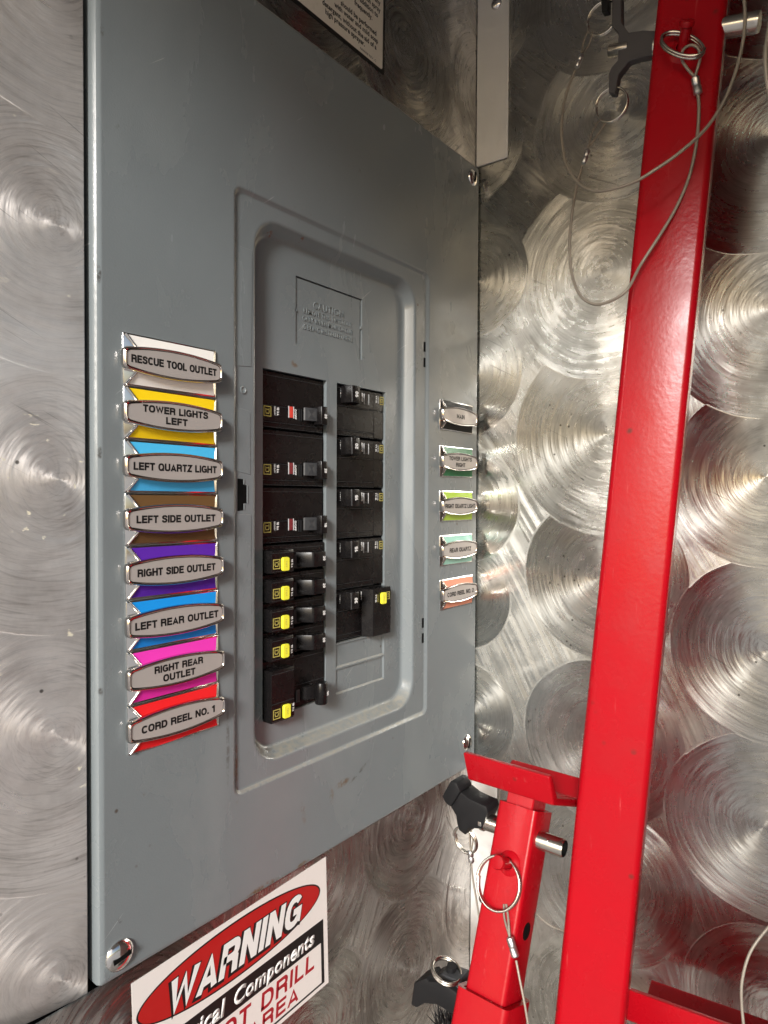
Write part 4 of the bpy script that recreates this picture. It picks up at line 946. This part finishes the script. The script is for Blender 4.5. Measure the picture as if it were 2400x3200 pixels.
# its quick-release pin: handle on the far side, tip on the near side
xp = (LB(wB/2, 0, -30)).x+2
pinL, pinT = ZB(545, 612, xp), ZB(1375, 905, xp)
tpb = thing('lock_pin', pinL, 'steel quick release pin with black handle through the short red jack', 'lock pin', 'quick release pins')
d = (pinT-pinL).normalized()
MB().lathe(pinL, d, [(6.2, 0), (6.2, (pinT-pinL).length-1.5), (5.4, (pinT-pinL).length)], 24, True, False).build('shaft', M['steel'], tpb, 50)
MB().lathe(pinT, d, [(5.4, 0), (4.2, -.2), (4.0, -4)], 24, False, True).build('bore', M['gap'], tpb, 50)
MB().lathe(pinL-d*1.5, d, [(7.2, 0), (7.2, 2.5), (6.6, 3)], 24).build('collar', M['steel'], tpb, 50)
MB().lathe(pinT-d*11+V((-4.3, -1.0, 4.2)), (-.7, 0, .7), [(1.3, 0), (1.1, .6), (.02, .9)], 10).build('locking_ball', M['chrome'], tpb, 50)
ho = [(148, 395), (235, 225), (280, 305), (378, 385), (460, 425), (560, 468), (575, 530), (512, 700), (372, 690), (345, 762), (278, 712), (258, 640), (248, 560), (195, 470)]
hB = MB(); hB.prism([ZB(a, b, xp-7) for a, b in ho], (15, -1.5, 1), .6, 2); hB.build('handle', M['black2'], tpb, 30)
hB = MB(); hB.prism([ZB(a, b, xp-10) for a, b in ((103, 365), (190, 205), (248, 222), (290, 312), (190, 470), (140, 430))], (14, -2, 1.5), .6, 2); hB.build('handle_arm', M['black2'], tpb, 30)
o = split_ring(ZB(348, 812, xp), (0, .98, .1), (0, 0, 1), 9.4, .9, 2, 1.0, 'split_ring'); tag(o, 'small split ring under the black handle of the short red jack', 'split ring', ring_grp)
cc = cable('lanyard_cable', [ZB(405, 960, xp), ZB(410, 1080, xp), ZB(425, 1220, xp), ZB(455, 1400, xp), ZB(478, 1540, xp), ZB(500, 1700, xp)], 'thin grey cable hanging behind the short red jack', .7)
ferrule(ZB(404, 985, xp), ZB(410, 1020, xp)-ZB(403, 950, xp), cc, 9, 2.2)
MB().tube([ZB(402, 950, xp), ZB(392, 820, xp), ZB(388, 700, xp)], .7, 6).build('eye_loop', M['cable'], cc, 60)
MB().tube([ZB(404, 950, xp), ZB(425, 820, xp), ZB(405, 700, xp)], .7, 6).build('eye_loop', M['cable'], cc, 60)
# cable crossing behind, between jack and post
cable('lanyard_cable', [PX(1650, 2830, 250), PX(1690, 2870, 250), PX(1725, 2895, 250), PX(1775, 2915, 250)], 'short length of dark cable between the red jack and the tall post', .8)
# third black handle, by the sleeve
Z3 = lambda x, y, xx: PX(1250+x*.3918, 2880+y*.3918, xx)
xs_ = LB(wB/2, 0, hs).x
th3 = thing('lock_pin', Z3(400, 560, xs_), 'black pin handle beside the outer sleeve at the bottom edge', 'lock pin', 'quick release pins')
MB().prism([Z3(a, b, xs_-10) for a, b in ((85, 665), (110, 490), (205, 452), (222, 480), (320, 485), (430, 555), (470, 600), (470, 760), (410, 740), (295, 665), (195, 655), (130, 690))], (16, -1, 1), 1.0, 2).build('handle', M['black2'], th3, 30)
MB().prism([Z3(a, b, xs_-6) for a, b in ((250, 450), (330, 415), (470, 470), (490, 600), (420, 560), (320, 490))], (14, 0, 0), 1.0, 2).build('handle_arm', M['hgrey'], th3, 30)
MB().tube([Z3(395, 440, xs_), Z3(415, 350, xs_)], 3.4, 12).build('release_button', M['black2'], th3, 40)
MB().lathe(Z3(470, 620, xs_), (0, -1, -.1), [(6.2, 0), (6.2, 60)], 20).build('shaft', M['steel'], th3, 50)
o = split_ring(Z3(372, 395, xs_-4), (0, -.96, -.27), (1, 0, .18), 10.5, 1.0, 2, .9, 'split_ring'); tag(o, 'double wire split ring lying on the lowest black handle', 'split ring', ring_grp)
br = MB()
for k in range(70):
    a = Z3(random.uniform(290, 430), random.uniform(800, 860), xs_+random.uniform(-10, 6)); br.tube([a, a+V((random.uniform(-5, 5), random.uniform(-4, 7), random.uniform(6, 16)))], [.55, .15], 4)
o = br.build('brush_tuft', M['black2'], None, 0); tag(o, 'tuft of short black bristles at the bottom edge beside the red sleeve', 'brush')

# second red cradle at the lower right
Q0 = PX(1938, 3085, 205); Q1 = PX(2270, 3206, 205)
tc = thing('red_cradle', Q0, 'second red V cradle cut off at the lower right corner', 'cradle')
e2 = (Q1-Q0).normalized(); c2v = V((.78, -.52, -.34)).normalized(); c2v = (c2v-e2*c2v.dot(e2)).normalized(); n2 = c2v.cross(e2).normalized(); n2 = n2 if n2.z > 0 else -n2
cradle('channel', Q0-(c2v*(-20*.7)+n2*20), e2, c2v, n2, 150, 46, 20, tc, lean=.7)
MB().prism([Q0+e2*40+V((20, 0, -26)), Q0+e2*64+V((20, 0, -26)), Q0+e2*64+V((44, 0, -34)), Q0+e2*40+V((44, 0, -34))], (0, 0, -90), 1).build('neck', M['red'], tc, 30)
